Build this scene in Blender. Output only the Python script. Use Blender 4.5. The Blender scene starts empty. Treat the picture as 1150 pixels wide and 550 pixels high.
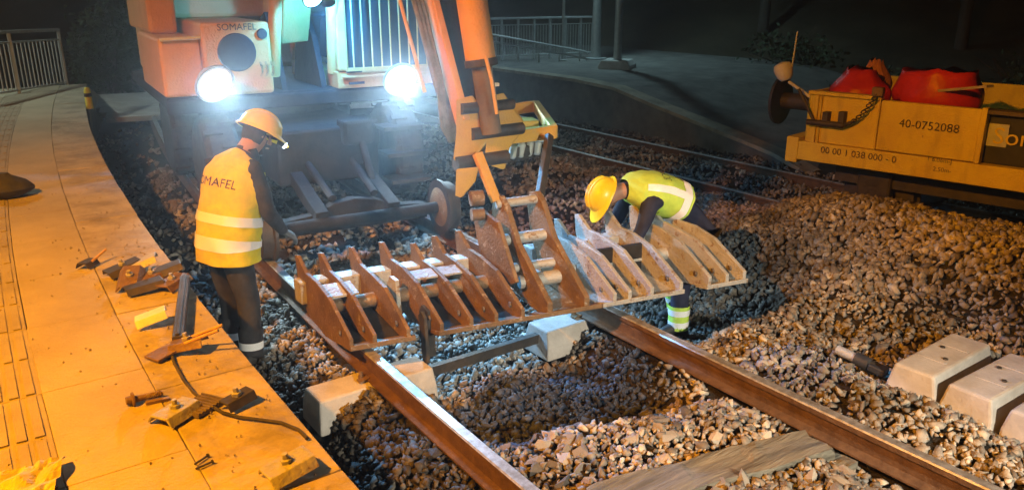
import bpy, bmesh, math, random
import numpy as np
from mathutils import Vector, Matrix, noise as mnoise
random.seed(7); rng = np.random.default_rng(7)
R = math.radians
scene = bpy.context.scene
COL = scene.collection

# ------------------------------------------------------------------ camera, world, light
CAM_H, PITCH, YAW, FPX = 2.24, 17.8, 35.9, 902.0        # rail top is z = 0, +Y runs along the track
cam = bpy.data.cameras.new('camera'); cam_o = bpy.data.objects.new('camera', cam); COL.objects.link(cam_o)
cam_o.location = (0, 0, CAM_H); cam_o.rotation_euler = (R(90 - PITCH), 0, -R(YAW))
cam.sensor_width = 36; cam.lens = 36 * FPX / 1150; cam.clip_end = 500; cam.clip_start = 0.05
scene.camera = cam_o
world = bpy.data.worlds.new('World'); scene.world = world; world.use_nodes = True
wn = world.node_tree.nodes; wl = world.node_tree.links
sky = wn.new('ShaderNodeTexSky'); sky.sky_type = 'NISHITA'; sky.sun_disc = False
sky.sun_elevation = R(-4); sky.sun_rotation = R(200)
wl.new(sky.outputs[0], wn['Background'].inputs[0]); wn['Background'].inputs[1].default_value = 0.12
moon = bpy.data.lights.new('moon', 'SUN'); moon.energy = 0.012; moon.angle = R(2); moon.color = (.75, .85, 1)
moon_o = bpy.data.objects.new('moon', moon); COL.objects.link(moon_o); moon_o.rotation_euler = (R(40), 0, R(200))
scene.view_settings.view_transform = 'Standard'; scene.view_settings.look = 'None'
scene.view_settings.exposure = 0.0; scene.view_settings.gamma = 1.0
scene.cycles.use_denoising = True; scene.cycles.max_bounces = 6; scene.cycles.diffuse_bounces = 3
scene.cycles.sample_clamp_indirect = 4.0; scene.cycles.volume_bounces = 0
LAMPS = dict(sodium=5300, near_fill=2600, work=430, boom=1300, machine_fill=300, far=900)
HAZE = 0.012

# ------------------------------------------------------------------ pixel helper (distance always from what the thing touches)
_p, _y = R(PITCH), R(YAW)
FWD = np.array([math.sin(_y)*math.cos(_p), math.cos(_y)*math.cos(_p), -math.sin(_p)])
RGT = np.array([math.cos(_y), -math.sin(_y), 0.0]); UPV = np.cross(RGT, FWD)
def at(x, y, z=None, X=None, Y=None):
    d = FWD + (x-575)/FPX*RGT - (y-275)/FPX*UPV
    if z is not None: s = (z-CAM_H)/d[2]
    elif X is not None: s = X/d[0]
    else: s = Y/d[1]
    return np.array([0, 0, CAM_H]) + s*d

# ------------------------------------------------------------------ materials
def mat(name, col, rough=.7, metal=0., col2=None, scale=6., bump=0., bscale=None, spread=(.35, .65), spec=.4, coord='Object', detail=6., emit=None, estr=0., sheen=0.):
    m = bpy.data.materials.new(name); m.use_nodes = True
    n, l = m.node_tree.nodes, m.node_tree.links; b = n['Principled BSDF']
    b.inputs['Base Color'].default_value = (*col, 1); b.inputs['Roughness'].default_value = rough
    b.inputs['Metallic'].default_value = metal; b.inputs['Specular IOR Level'].default_value = spec
    if emit: b.inputs['Emission Color'].default_value = (*emit, 1); b.inputs['Emission Strength'].default_value = estr
    tc = n.new('ShaderNodeTexCoord')
    if col2 is not None:
        nz = n.new('ShaderNodeTexNoise'); nz.inputs['Scale'].default_value = scale; nz.inputs['Detail'].default_value = detail
        nz.inputs['Roughness'].default_value = .65
        l.new(tc.outputs[coord], nz.inputs['Vector'])
        cr = n.new('ShaderNodeValToRGB'); cr.color_ramp.elements[0].position = spread[0]; cr.color_ramp.elements[1].position = spread[1]
        cr.color_ramp.elements[0].color = (*col, 1); cr.color_ramp.elements[1].color = (*col2, 1)
        l.new(nz.outputs['Fac'], cr.inputs[0]); l.new(cr.outputs[0], b.inputs['Base Color'])
    if bump:
        n2 = n.new('ShaderNodeTexNoise'); n2.inputs['Scale'].default_value = bscale or scale*4; n2.inputs['Detail'].default_value = 8
        l.new(tc.outputs[coord], n2.inputs['Vector'])
        bp = n.new('ShaderNodeBump'); bp.inputs['Strength'].default_value = bump; bp.inputs['Distance'].default_value = .02
        l.new(n2.outputs['Fac'], bp.inputs['Height']); l.new(bp.outputs[0], b.inputs['Normal'])
    return m
def stone_mat(name, rnd):
    m = bpy.data.materials.new(name); m.use_nodes = True
    n, l = m.node_tree.nodes, m.node_tree.links; b = n['Principled BSDF']; b.inputs['Roughness'].default_value = .75
    if rnd == 'island': src = n.new('ShaderNodeNewGeometry').outputs['Random Per Island']
    else: src = n.new('ShaderNodeObjectInfo').outputs['Random']
    cr = n.new('ShaderNodeValToRGB'); el = cr.color_ramp.elements
    for i, (p, c) in enumerate([(0, (.12, .105, .09)), (.25, (.24, .20, .16)), (.5, (.33, .28, .22)), (.72, (.28, .26, .24)), (.88, (.45, .40, .33)), (1, (.55, .50, .42))]):
        e = el[i] if i < 2 else el.new(p)
        e.position = p; e.color = (*c, 1)
    l.new(src, cr.inputs[0])
    tc = n.new('ShaderNodeTexCoord'); nz = n.new('ShaderNodeTexNoise'); nz.inputs['Scale'].default_value = 40; nz.inputs['Detail'].default_value = 5
    l.new(tc.outputs['Object'], nz.inputs['Vector'])
    # broad patches of damp, dirty and clean stone
    nb = n.new('ShaderNodeTexNoise'); nb.inputs['Scale'].default_value = 1.3; nb.inputs['Detail'].default_value = 3
    geo = n.new('ShaderNodeNewGeometry'); l.new(geo.outputs['Position'], nb.inputs['Vector'])
    mr = n.new('ShaderNodeMapRange'); mr.inputs[1].default_value = .35; mr.inputs[2].default_value = .65; mr.inputs[3].default_value = .5; mr.inputs[4].default_value = 1.2
    l.new(nb.outputs['Fac'], mr.inputs[0])
    mx = n.new('ShaderNodeMix'); mx.data_type = 'RGBA'; mx.blend_type = 'OVERLAY'; mx.inputs[0].default_value = .5
    l.new(cr.outputs[0], mx.inputs[6]); l.new(nz.outputs['Fac'], mx.inputs[7])
    mu = n.new('ShaderNodeVectorMath'); mu.operation = 'SCALE'
    l.new(mx.outputs[2], mu.inputs[0]); l.new(mr.outputs[0], mu.inputs['Scale'])
    # bluish shade painted into the stones (pit between the rails, platform shadow in trench)
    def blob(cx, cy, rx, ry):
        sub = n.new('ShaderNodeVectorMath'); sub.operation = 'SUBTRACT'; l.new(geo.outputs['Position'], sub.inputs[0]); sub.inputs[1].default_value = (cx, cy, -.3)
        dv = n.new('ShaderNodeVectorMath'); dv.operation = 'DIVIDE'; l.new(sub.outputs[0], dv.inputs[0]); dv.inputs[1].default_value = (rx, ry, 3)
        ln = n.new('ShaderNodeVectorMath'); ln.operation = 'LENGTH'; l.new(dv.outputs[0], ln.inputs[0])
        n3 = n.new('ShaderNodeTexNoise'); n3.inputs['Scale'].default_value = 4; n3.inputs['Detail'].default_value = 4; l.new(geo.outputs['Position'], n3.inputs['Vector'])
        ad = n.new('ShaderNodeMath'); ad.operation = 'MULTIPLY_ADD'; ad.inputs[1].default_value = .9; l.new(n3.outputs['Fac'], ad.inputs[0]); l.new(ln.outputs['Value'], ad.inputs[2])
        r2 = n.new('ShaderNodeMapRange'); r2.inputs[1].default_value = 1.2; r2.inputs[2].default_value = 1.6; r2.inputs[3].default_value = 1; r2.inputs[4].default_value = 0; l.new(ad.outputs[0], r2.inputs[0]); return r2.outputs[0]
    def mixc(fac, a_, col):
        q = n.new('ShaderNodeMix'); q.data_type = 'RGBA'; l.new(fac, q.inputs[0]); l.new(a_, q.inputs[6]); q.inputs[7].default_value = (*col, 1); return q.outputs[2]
    # only part of the stone's own tone survives under the painted shade
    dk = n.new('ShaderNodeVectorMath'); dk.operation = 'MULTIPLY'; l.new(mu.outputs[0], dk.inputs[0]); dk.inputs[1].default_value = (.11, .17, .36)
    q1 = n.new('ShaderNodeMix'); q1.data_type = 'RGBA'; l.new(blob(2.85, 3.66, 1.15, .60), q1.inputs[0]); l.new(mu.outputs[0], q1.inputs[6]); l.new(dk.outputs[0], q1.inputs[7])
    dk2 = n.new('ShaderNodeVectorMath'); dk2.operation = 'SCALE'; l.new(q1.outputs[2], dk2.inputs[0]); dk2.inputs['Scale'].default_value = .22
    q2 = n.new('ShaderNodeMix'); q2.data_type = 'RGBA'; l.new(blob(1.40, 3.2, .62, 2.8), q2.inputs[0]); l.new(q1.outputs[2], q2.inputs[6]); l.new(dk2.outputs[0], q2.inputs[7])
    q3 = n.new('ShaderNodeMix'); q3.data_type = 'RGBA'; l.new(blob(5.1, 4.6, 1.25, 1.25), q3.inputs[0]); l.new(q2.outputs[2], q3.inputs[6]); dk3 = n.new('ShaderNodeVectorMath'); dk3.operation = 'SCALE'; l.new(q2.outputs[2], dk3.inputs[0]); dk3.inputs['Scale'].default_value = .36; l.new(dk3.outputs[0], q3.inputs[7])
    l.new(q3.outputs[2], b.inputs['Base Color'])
    bp = n.new('ShaderNodeBump'); bp.inputs['Strength'].default_value = .35; bp.inputs['Distance'].default_value = .01
    l.new(nz.outputs['Fac'], bp.inputs['Height']); l.new(bp.outputs[0], b.inputs['Normal'])
    return m
def worn(name, c1, c2, c3, rough=.62, metal=.2, thr=.56):
    """two-tone steel with chipped patches of a third tone and pitting"""
    m = mat(name, c1, rough, metal, col2=c2, scale=5, bump=.4, bscale=55); n, l = m.node_tree.nodes, m.node_tree.links; b = n['Principled BSDF']
    tc = n.new('ShaderNodeTexCoord'); nz = n.new('ShaderNodeTexNoise'); nz.inputs['Scale'].default_value = 16; nz.inputs['Detail'].default_value = 9; nz.inputs['Roughness'].default_value = .7; l.new(tc.outputs['Object'], nz.inputs['Vector'])
    r = n.new('ShaderNodeMapRange'); r.inputs[1].default_value = thr; r.inputs[2].default_value = thr+.08; l.new(nz.outputs['Fac'], r.inputs[0])
    q = n.new('ShaderNodeMix'); q.data_type = 'RGBA'; l.new(r.outputs[0], q.inputs[0]); old = b.inputs['Base Color'].links[0].from_socket; l.new(old, q.inputs[6]); q.inputs[7].default_value = (*c3, 1); l.new(q.outputs[2], b.inputs['Base Color'])
    r3 = n.new('ShaderNodeMapRange'); r3.inputs[3].default_value = rough-.2; r3.inputs[4].default_value = rough+.2; l.new(nz.outputs['Fac'], r3.inputs[0]); l.new(r3.outputs[0], b.inputs['Roughness'])
    return m
M = {}
M['grime_shade'] = mat('grime_shade', (.014, .014, .016), .85, 0, col2=(.035, .032, .03), scale=6, bump=.4, bscale=25, spec=.15)
M['earth'] = mat('earth', (.05, .04, .03), .95, col2=(.10, .085, .06), scale=1.2, bump=.6, bscale=9, coord='Object')
M['bed'] = mat('bed', (.018, .016, .014), .95, col2=(.05, .044, .037), scale=14, bump=.9, bscale=60, spec=.1)
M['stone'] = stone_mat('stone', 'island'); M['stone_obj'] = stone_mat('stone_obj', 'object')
M['paving'] = mat('paving', (.29, .25, .175), .88, col2=(.42, .37, .27), scale=1.6, bump=.35, bscale=70, spread=(.28, .62), detail=11)
M['coping'] = mat('coping', (.20, .17, .12), .9, col2=(.43, .375, .28), scale=3.0, bump=.8, bscale=16, spread=(.3, .6), detail=10)
M['tactile'] = mat('tactile', (.27, .235, .165), .85, col2=(.35, .31, .23), scale=4, bump=.15, bscale=50)
M['platform_wall'] = mat('platform_wall', (.10, .095, .085), .95, col2=(.2, .19, .17), scale=2.5, bump=.4, bscale=18)
M['concrete'] = mat('concrete', (.40, .375, .34), .85, col2=(.55, .525, .49), scale=5, bump=.25, bscale=35)
M['timber'] = mat('timber', (.10, .09, .07), .9, col2=(.26, .24, .19), scale=7, bump=.6, bscale=30)
m = M['timber']; n, l = m.node_tree.nodes, m.node_tree.links      # weathered grain running along the beam
for nd in [x for x in n if x.type == 'TEX_NOISE']:
    mp = n.new('ShaderNodeMapping'); mp.inputs['Rotation'].default_value = (0, 0, R(12)); mp.inputs['Scale'].default_value = (.25, 3.2, 3.2); l.new(nd.inputs['Vector'].links[0].from_socket, mp.inputs['Vector']); l.new(mp.outputs[0], nd.inputs['Vector'])
M['rail'] = mat('rail', (.09, .05, .028), .75, .2, col2=(.17, .10, .055), scale=12, bump=.3, bscale=60)
M['railhead'] = mat('railhead', (.78, .79, .80), .33, .7, col2=(.42, .38, .34), scale=18, bump=.05, bscale=80)
M['rust'] = worn('rust', (.13, .082, .04), (.24, .155, .08), (.36, .32, .27), thr=.58)
M['worn_steel'] = worn('worn_steel', (.36, .36, .34), (.46, .45, .42), (.24, .16, .10), metal=.3)
M['darksteel'] = mat('darksteel', (.045, .043, .042), .6, .4, col2=(.09, .075, .06), scale=8, bump=.2)
M['mud'] = mat('mud', (.09, .07, .055), .9, 0, col2=(.16, .13, .10), scale=5, bump=.4, bscale=20)
M['orange'] = worn('orange', (.60, .33, .10), (.66, .38, .13), (.34, .20, .09), rough=.55, thr=.66, metal=0)
M['yellow'] = worn('yellow', (.62, .36, .05), (.52, .30, .06), (.22, .15, .09), rough=.55, thr=.66, metal=0)
M['wagon'] = worn('wagon', (.74, .58, .03), (.66, .48, .03), (.30, .17, .04), rough=.6, thr=.66, metal=0)
m = M['wagon']; n, l = m.node_tree.nodes, m.node_tree.links; b_ = n['Principled BSDF']       # rust and dirt runs down the sides
tc_ = n.new('ShaderNodeTexCoord'); mp = n.new('ShaderNodeMapping'); mp.inputs['Scale'].default_value = (6, 6, 1.6); l.new(tc_.outputs['Object'], mp.inputs['Vector'])
nz_ = n.new('ShaderNodeTexNoise'); nz_.inputs['Scale'].default_value = 1.6; nz_.inputs['Detail'].default_value = 8; l.new(mp.outputs[0], nz_.inputs['Vector'])
mr_ = n.new('ShaderNodeMapRange'); mr_.inputs[1].default_value = .52; mr_.inputs[2].default_value = .78; mr_.inputs[4].default_value = .32; l.new(nz_.outputs['Fac'], mr_.inputs[0])
mx_ = n.new('ShaderNodeMix'); mx_.data_type = 'RGBA'; l.new(mr_.outputs[0], mx_.inputs[0]); l.new(b_.inputs['Base Color'].links[0].from_socket, mx_.inputs[6]); mx_.inputs[7].default_value = (.22, .11, .03, 1); l.new(mx_.outputs[2], b_.inputs['Base Color'])
M['black'] = mat('black', (.02, .02, .022), .6, 0, col2=(.04, .04, .04), scale=10)
M['rubber'] = mat('rubber', (.025, .024, .023), .85, 0, col2=(.07, .06, .05), scale=9, bump=.3)
M['hose'] = mat('hose', (.10, .10, .10), .6, 0, col2=(.2, .19, .18), scale=12, bump=.2)
M['glass'] = mat('glass', (.03, .045, .05), .06, 0, spec=.8)
M['chrome'] = mat('chrome', (.7, .7, .68), .2, 1.)
M['galv'] = mat('galv', (.52, .54, .53), .5, .35, col2=(.40, .42, .41), scale=9)
M['white_paint'] = mat('white_paint', (.72, .72, .68), .55, 0, col2=(.55, .55, .5), scale=8)
M['hivis'] = mat('hivis', (.74, .64, .02), .75, 0, col2=(.62, .52, .02), scale=12, bump=.25, bscale=25)
M['hivis_lime'] = mat('hivis_lime', (.56, .78, .12), .75, 0, col2=(.46, .68, .10), scale=12, bump=.25, bscale=25)
M['reflective'] = mat('reflective', (.93, .96, .98), .3, .0, spec=.8)
M['jacket'] = mat('jacket', (.022, .024, .032), .85, 0, col2=(.05, .05, .06), scale=14, bump=.4, bscale=22)
M['trousers'] = mat('trousers', (.026, .027, .035), .9, 0, col2=(.05, .05, .055), scale=14, bump=.4, bscale=20)
M['navy'] = mat('navy', (.014, .018, .045), .85, 0, col2=(.03, .035, .07), scale=14, bump=.4, bscale=20)
M['skin'] = mat('skin', (.42, .24, .16), .55, 0, col2=(.36, .19, .13), scale=20)
M['helmet_orange'] = mat('helmet_orange', (.82, .62, .03), .35, 0, col2=(.70, .50, .03), scale=8)
M['helmet_yellow'] = mat('helmet_yellow', (.85, .62, .02), .32, 0, col2=(.78, .55, .02), scale=8)
M['glove'] = mat('glove', (.10, .10, .11), .8, 0, col2=(.2, .2, .2), scale=20)
M['print'] = mat('print', (.045, .04, .035), .8, 0, col2=(.30, .20, .05), scale=30, spread=(.5, .75))
M['red_bag'] = mat('red_bag', (.55, .03, .02), .4, 0, col2=(.42, .02, .015), scale=6, bump=.5, bscale=9)
M['sheet'] = mat('sheet', (.42, .38, .28), .6, 0, col2=(.55, .5, .4), scale=4, bump=.4, bscale=9)
M['bark'] = mat('bark', (.06, .05, .04), .95, 0, col2=(.11, .09, .07), scale=8, bump=.6, bscale=20)
M['leaf'] = mat('leaf', (.03, .05, .02), .7, 0, col2=(.06, .08, .03), scale=3)
M['grass'] = mat('grass', (.05, .045, .025), .95, 0, col2=(.11, .085, .05), scale=.8, bump=.8, bscale=6)
M['lens'] = mat('lens', (.9, .95, 1), .2, 0, emit=(.86, .95, 1), estr=60)
M['lens_blue'] = mat('lens_blue', (.5, .8, 1), .2, 0, emit=(.30, .72, 1), estr=30)
M['lens_sodium'] = mat('lens_sodium', (1, .6, .2), .2, 0, emit=(1, .48, .08), estr=30)
M['lens_white'] = mat('lens_white', (1, .95, .85), .2, 0, emit=(1, .92, .78), estr=20)
M['headlamp'] = mat('headlamp', (.9, .95, 1), .2, 0, emit=(.75, .92, 1), estr=40)

def lens_mat(c, r):
    """lamp glass: emission fades to the rim, imitating the soft edge of glare"""
    m = mat('lamp_glass', (.8, .85, .9), .15, 0, emit=(.80, .93, 1), estr=1); n, l = m.node_tree.nodes, m.node_tree.links
    g = n.new('ShaderNodeNewGeometry'); sb_ = n.new('ShaderNodeVectorMath'); sb_.operation = 'DISTANCE'; l.new(g.outputs['Position'], sb_.inputs[0]); sb_.inputs[1].default_value = tuple(map(float, c))
    mr = n.new('ShaderNodeMapRange'); mr.interpolation_type = 'SMOOTHERSTEP'; mr.inputs[1].default_value = r*.45; mr.inputs[2].default_value = r*1.02; mr.inputs[3].default_value = 1; mr.inputs[4].default_value = 0; l.new(sb_.outputs['Value'], mr.inputs[0])
    pw = n.new('ShaderNodeMath'); pw.operation = 'POWER'; l.new(mr.outputs[0], pw.inputs[0]); pw.inputs[1].default_value = 2.2
    ml = n.new('ShaderNodeMath'); ml.operation = 'MULTIPLY_ADD'; l.new(pw.outputs[0], ml.inputs[0]); ml.inputs[1].default_value = 30; ml.inputs[2].default_value = .35; l.new(ml.outputs[0], n['Principled BSDF'].inputs['Emission Strength']); return m
# ------------------------------------------------------------------ mesh builder (world coordinates; object origin goes to the parent's or given base)
def norm(v): v = np.array(v, float); return v/np.linalg.norm(v)
class MB:
    def __init__(s): s.v = []; s.f = []; s.mi = []
    def add(s, vs, fs, mi=0):
        o = len(s.v); s.v += [tuple(map(float, p)) for p in vs]; s.f += [tuple(i+o for i in f) for f in fs]; s.mi += [mi]*len(fs); return s
    def box(s, c, size, ax=None, mi=0):
        """c centre, size full lengths, ax = 3 axis vectors"""
        ax = ax or ((1, 0, 0), (0, 1, 0), (0, 0, 1)); c = np.array(c, float)
        A = [np.array(a, float)/np.linalg.norm(a)*d/2 for a, d in zip(ax, size)]
        vs = [c + i*A[0] + j*A[1] + k*A[2] for i in (-1, 1) for j in (-1, 1) for k in (-1, 1)]
        return s.add(vs, [(0, 1, 3, 2), (4, 6, 7, 5), (0, 4, 5, 1), (2, 3, 7, 6), (0, 2, 6, 4), (1, 5, 7, 3)], mi)
    def lohi(s, lo, hi, mi=0):
        lo, hi = np.array(lo, float), np.array(hi, float); return s.box((lo+hi)/2, hi-lo, mi=mi)
    def beam(s, a, b, w, h, up=(0, 0, 1), mi=0, w2=None, h2=None):
        a, b = np.array(a, float), np.array(b, float); d = (b-a)/np.linalg.norm(b-a)
        x = np.cross(d, up); x /= np.linalg.norm(x); z = np.cross(x, d); w2 = w2 or w; h2 = h2 or h
        vs = []
        for p, ww, hh in ((a, w, h), (b, w2, h2)):
            vs += [p - x*ww/2 - z*hh/2, p + x*ww/2 - z*hh/2, p + x*ww/2 + z*hh/2, p - x*ww/2 + z*hh/2]
        return s.add(vs, [(3, 2, 1, 0), (4, 5, 6, 7), (0, 1, 5, 4), (1, 2, 6, 5), (2, 3, 7, 6), (3, 0, 4, 7)], mi)
    def tube(s, pts, r, n=10, mi=0, cap=True):
        pts = [np.array(p, float) for p in pts]; rs = r if isinstance(r, (list, tuple)) else [r]*len(pts)
        rings = []; ref = None
        for i, p in enumerate(pts):
            d = pts[min(i+1, len(pts)-1)] - pts[max(i-1, 0)]; d /= max(np.linalg.norm(d), 1e-9)
            if ref is None: ref = np.array([0, 0, 1.]) if abs(d[2]) < .9 else np.array([1., 0, 0])
            x = np.cross(d, ref); x /= np.linalg.norm(x); y = np.cross(d, x); ref = np.cross(x, d)
            rings.append([p + rs[i]*(math.cos(2*math.pi*k/n)*x + math.sin(2*math.pi*k/n)*y) for k in range(n)])
        vs = [q for r_ in rings for q in r_]; fs = []
        for i in range(len(pts)-1):
            for k in range(n): fs.append((i*n+k, i*n+(k+1) % n, (i+1)*n+(k+1) % n, (i+1)*n+k))
        if cap: fs += [tuple(range(n))[::-1], tuple(range((len(pts)-1)*n, len(pts)*n))]
        return s.add(vs, fs, mi)
    def prism(s, poly, t0, t1, mi=0):
        """poly: list of 3D points (planar), extruded from offset vector t0 to t1"""
        n = len(poly); P = [np.array(p, float) for p in poly]
        vs = [p + t0 for p in P] + [p + t1 for p in P]
        return s.add(vs, [tuple(range(n))[::-1], tuple(range(n, 2*n))] + [(i, (i+1) % n, n+(i+1) % n, n+i) for i in range(n)], mi)
    def loft(s, rings, mi=0, closed=True, cap=True):
        n = len(rings[0]); vs = [p for r in rings for p in r]; fs = []
        for i in range(len(rings)-1):
            for k in range(n if closed else n-1): fs.append((i*n+k, i*n+(k+1) % n, (i+1)*n+(k+1) % n, (i+1)*n+k))
        if cap and closed: fs += [tuple(range(n))[::-1], tuple(range((len(rings)-1)*n, len(rings)*n))]
        return s.add(vs, fs, mi)
    def lathe(s, base, axis, prof, n=20, mi=0):
        """prof: (along axis, radius)"""
        axis = np.array(axis, float); axis /= np.linalg.norm(axis); base = np.array(base, float)
        ref = np.array([0, 0, 1.]) if abs(axis[2]) < .9 else np.array([1., 0, 0])
        x = np.cross(axis, ref); x /= np.linalg.norm(x); y = np.cross(axis, x)
        rings = [[base + axis*h + max(r, 1e-4)*(math.cos(2*math.pi*k/n)*x + math.sin(2*math.pi*k/n)*y) for k in range(n)] for h, r in prof]
        return s.loft(rings, mi)
    def build(s, name, mats, parent=None, base=None, smooth=False, bevel=0., wobble=0.):
        me = bpy.data.meshes.new(name); V = np.array(s.v)
        if parent is not None: org = np.array(parent['_org'])
        elif base is not None: org = np.array(base, float)
        else:
            lo, hi = V.min(0), V.max(0); org = np.array([(lo[0]+hi[0])/2, (lo[1]+hi[1])/2, lo[2]])
        if wobble: V = V + rng.normal(0, wobble, V.shape)
        me.from_pydata([tuple(p) for p in V-org], [], s.f)
        if not isinstance(mats, (list, tuple)): mats = [mats]
        for m in mats: me.materials.append(M[m] if isinstance(m, str) else m)
        if len(mats) > 1: me.polygons.foreach_set('material_index', s.mi)
        if smooth: me.polygons.foreach_set('use_smooth', [True]*len(me.polygons))
        bm = bmesh.new(); bm.from_mesh(me); bmesh.ops.recalc_face_normals(bm, faces=bm.faces); bm.to_mesh(me); bm.free()
        me.update()
        o = bpy.data.objects.new(name, me); COL.objects.link(o); o['_org'] = tuple(map(float, org))
        if parent is not None: o.parent = parent
        else: o.location = org
        if smooth:
            md = o.modifiers.new('edges', 'EDGE_SPLIT'); md.split_angle = R(42)
        if bevel:
            md = o.modifiers.new('bevel', 'BEVEL'); md.width = bevel; md.segments = 2; md.limit_method = 'ANGLE'; md.angle_limit = R(40)
        return o
def tag(o, label, cat, group=None):
    o['label'] = label; o['category'] = cat
    if group: o['group'] = group
    return o
def thing(name, label, cat, loc, group=None):
    o = bpy.data.objects.new(name, None); COL.objects.link(o); o.location = loc; o['_org'] = tuple(map(float, loc)); o.empty_display_size = .1
    return tag(o, label, cat, group)
def struct(o): o['kind'] = 'structure'; return o
_tc = {}
def text_tris(s_, size):
    """flat text as (verts2d, faces), centred"""
    cu = bpy.data.curves.new('txt', 'FONT'); cu.body = s_; cu.size = size; cu.align_x = 'CENTER'; cu.align_y = 'CENTER'; cu.resolution_u = 3
    o = bpy.data.objects.new('txt', cu); COL.objects.link(o); bpy.context.view_layer.update()
    me = bpy.data.meshes.new_from_object(o.evaluated_get(bpy.context.evaluated_depsgraph_get()))
    v = [(p.co.x, p.co.y) for p in me.vertices]; f = [tuple(p.vertices) for p in me.polygons]
    bpy.data.objects.remove(o); bpy.data.curves.remove(cu); bpy.data.meshes.remove(me)
    return v, f
def text_on(s_, size, mapf, name, m, parent):
    v, f = text_tris(s_, size); b = MB(); b.add([mapf(x, y) for x, y in v], f); return b.build(name, m, parent)

def bend(Y): return .0062*max(0., min(Y, 17)-1)**2 + (max(0, Y-17)*.198)
EDGE = lambda Y: .93 + bend(Y)
RL = lambda Y: 1.96 + bend(Y)
RR = lambda Y: 3.74 + bend(Y)
PZ = .62                                       # platform surface
# second track: rails on z = -.3, easing sideways under the wagon
T2Z = -.3
def t2(Y): return 0.0 if Y > 5.6 else (.012 if False else .018*(5.6-Y)**2 + .06*(5.6-Y))

# ------------------------------------------------------------------ ground
def smooth_step(a, b, x): t = np.clip((x-a)/(b-a), 0, 1); return t*t*(3-2*t)
def vbend(Y): return .0062*np.clip(np.minimum(Y, 17)-1, 0, None)**2 + np.clip(Y-17, 0, None)*.198
def H(X, Y):
    """height of the ballast surface"""
    X = np.asarray(X, float); Y = np.asarray(Y, float); Xs = X - vbend(Y)
    z = np.full(np.broadcast(X, Y).shape, -.21)
    z = z - .20*(1-smooth_step(1.35, 1.85, Xs))                                   # trench along the platform
    z = z - .16*(1-smooth_step(1.30, 1.75, Xs))*(1-smooth_step(4.3, 5.0, Y))
    pit = smooth_step(2.9, 3.5, Y + .25*(Xs-2.8))*(1-smooth_step(4.7, 5.4, Y))
    inner = smooth_step(2.0, 2.35, Xs)*(1-smooth_step(3.4, 3.7, Xs))
    z = z - .21*pit*inner
    ridge = (1-smooth_step(2.6, 3.3, Y + .25*(Xs-2.8)))
    z = z + .09*ridge*smooth_step(2.05, 2.4, Xs)*(1-smooth_step(3.3, 3.7, Xs))
    z = z - .33*smooth_step(3.4, 4.0, Y)*smooth_step(4.0, 4.4, Xs)*(1-smooth_step(5.2, 6.0, Xs))  # dug out beyond the right rail
    z = z + .10*(1-smooth_step(2.6, 3.6, Y))*np.exp(-((Xs-4.3)/.35)**2)
    heap = .60*np.exp(-((X-6.75)/.95)**2)*np.exp(-((Y-3.0)/2.0)**4)
    z = z + heap
    z = z - .2*smooth_step(7.3, 8.2, X)
    z = z + .035*np.sin(X*5.1+Y*2.3)*np.sin(Y*4.3-X*1.7) + .02*np.sin(X*11+1)*np.sin(Y*9+2)
    return z
gx = np.arange(-.2, 12.01, .1); gy = np.arange(-.6, 20.01, .1)
GX, GY = np.meshgrid(gx, gy); GZ = H(GX, GY) - .02
b = MB(); nx = len(gx)
b.add(list(zip(GX.ravel(), GY.ravel(), GZ.ravel())), [(j*nx+i, j*nx+i+1, (j+1)*nx+i+1, (j+1)*nx+i) for j in range(len(gy)-1) for i in range(nx-1)])
trackbed = struct(b.build('trackbed', 'bed', base=(0, 0, 0), smooth=False))
# wide earth sheet with a hillside rising all round behind the tracks
gx = np.linspace(-80, 80, 81); gy = np.linspace(-80, 80, 81); GX, GY = np.meshgrid(gx, gy)
d_side = np.clip((GX*.85+GY*.5)-19.5, 0, None); GZ = -.62 + .42*d_side*(1-np.exp(-d_side/7)) + np.where(d_side > 0, .25*np.sin(GX*.7)*np.cos(GY*.6), 0)
GZ = np.minimum(GZ, 9.5 + .5*np.sin(GX*.2))
b = MB(); nx = len(gx)
b.add(list(zip(GX.ravel(), GY.ravel(), GZ.ravel())), [(j*nx+i, j*nx+i+1, (j+1)*nx+i+1, (j+1)*nx+i) for j in range(80) for i in range(80)])
struct(b.build('ground', 'grass', base=(0, 0, 0), smooth=True))

# ------------------------------------------------------------------ platform under the camera
ys = list(np.arange(-6, 16.01, .5)); 
b = MB(); n = len(ys)
left = [(-7, y) for y in ys]; right = [(EDGE(y)-.03, y) for y in ys]
vs = [(x, y, PZ-.07) for x, y in left] + [(x, y, PZ-.07) for x, y in right] + [(x, y, -.8) for x, y in left] + [(x, y, -.8) for x, y in right]
fs = []
for i in range(n-1):
    fs += [(i, i+1, n+i+1, n+i), (n+i, n+i+1, 3*n+i+1, 3*n+i), (i+1, i, 2*n+i, 2*n+i+1)]
fs += [(0, n, 3*n, 2*n), (n-1, 2*n-1+0, 4*n-1, 3*n-1)]
platform = struct(b.add(vs, fs).build('platform', 'platform_wall', base=(0, 0, -.8)))
def slab_row(name, m, off0, off1, length, y0, y1, top, gap=.007, jit=.003, bev=.003, ph=0.):
    y = y0 + ph
    while y < y1:
        ya, yb = y+gap/2, min(y+length, y1)-gap/2
        if yb-ya > .1:
            dz = random.uniform(-jit, jit); b = MB()
            q = [(EDGE(ya)-off1+gap/2, ya), (EDGE(ya)-off0-gap/2, ya), (EDGE(yb)-off0-gap/2, yb), (EDGE(yb)-off1+gap/2, yb)]
            poly = [(px, py, PZ-.09) for px, py in q]
            b.prism(poly, np.zeros(3), np.array([random.uniform(-.002, .002), 0, .09+dz+top])).build(name, m, platform, bevel=bev)
        y += length
slab_row('coping_slab', 'coping', -.02, .40, 1.0, -2, 16, 0, .006, .004, .006, .35)
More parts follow.
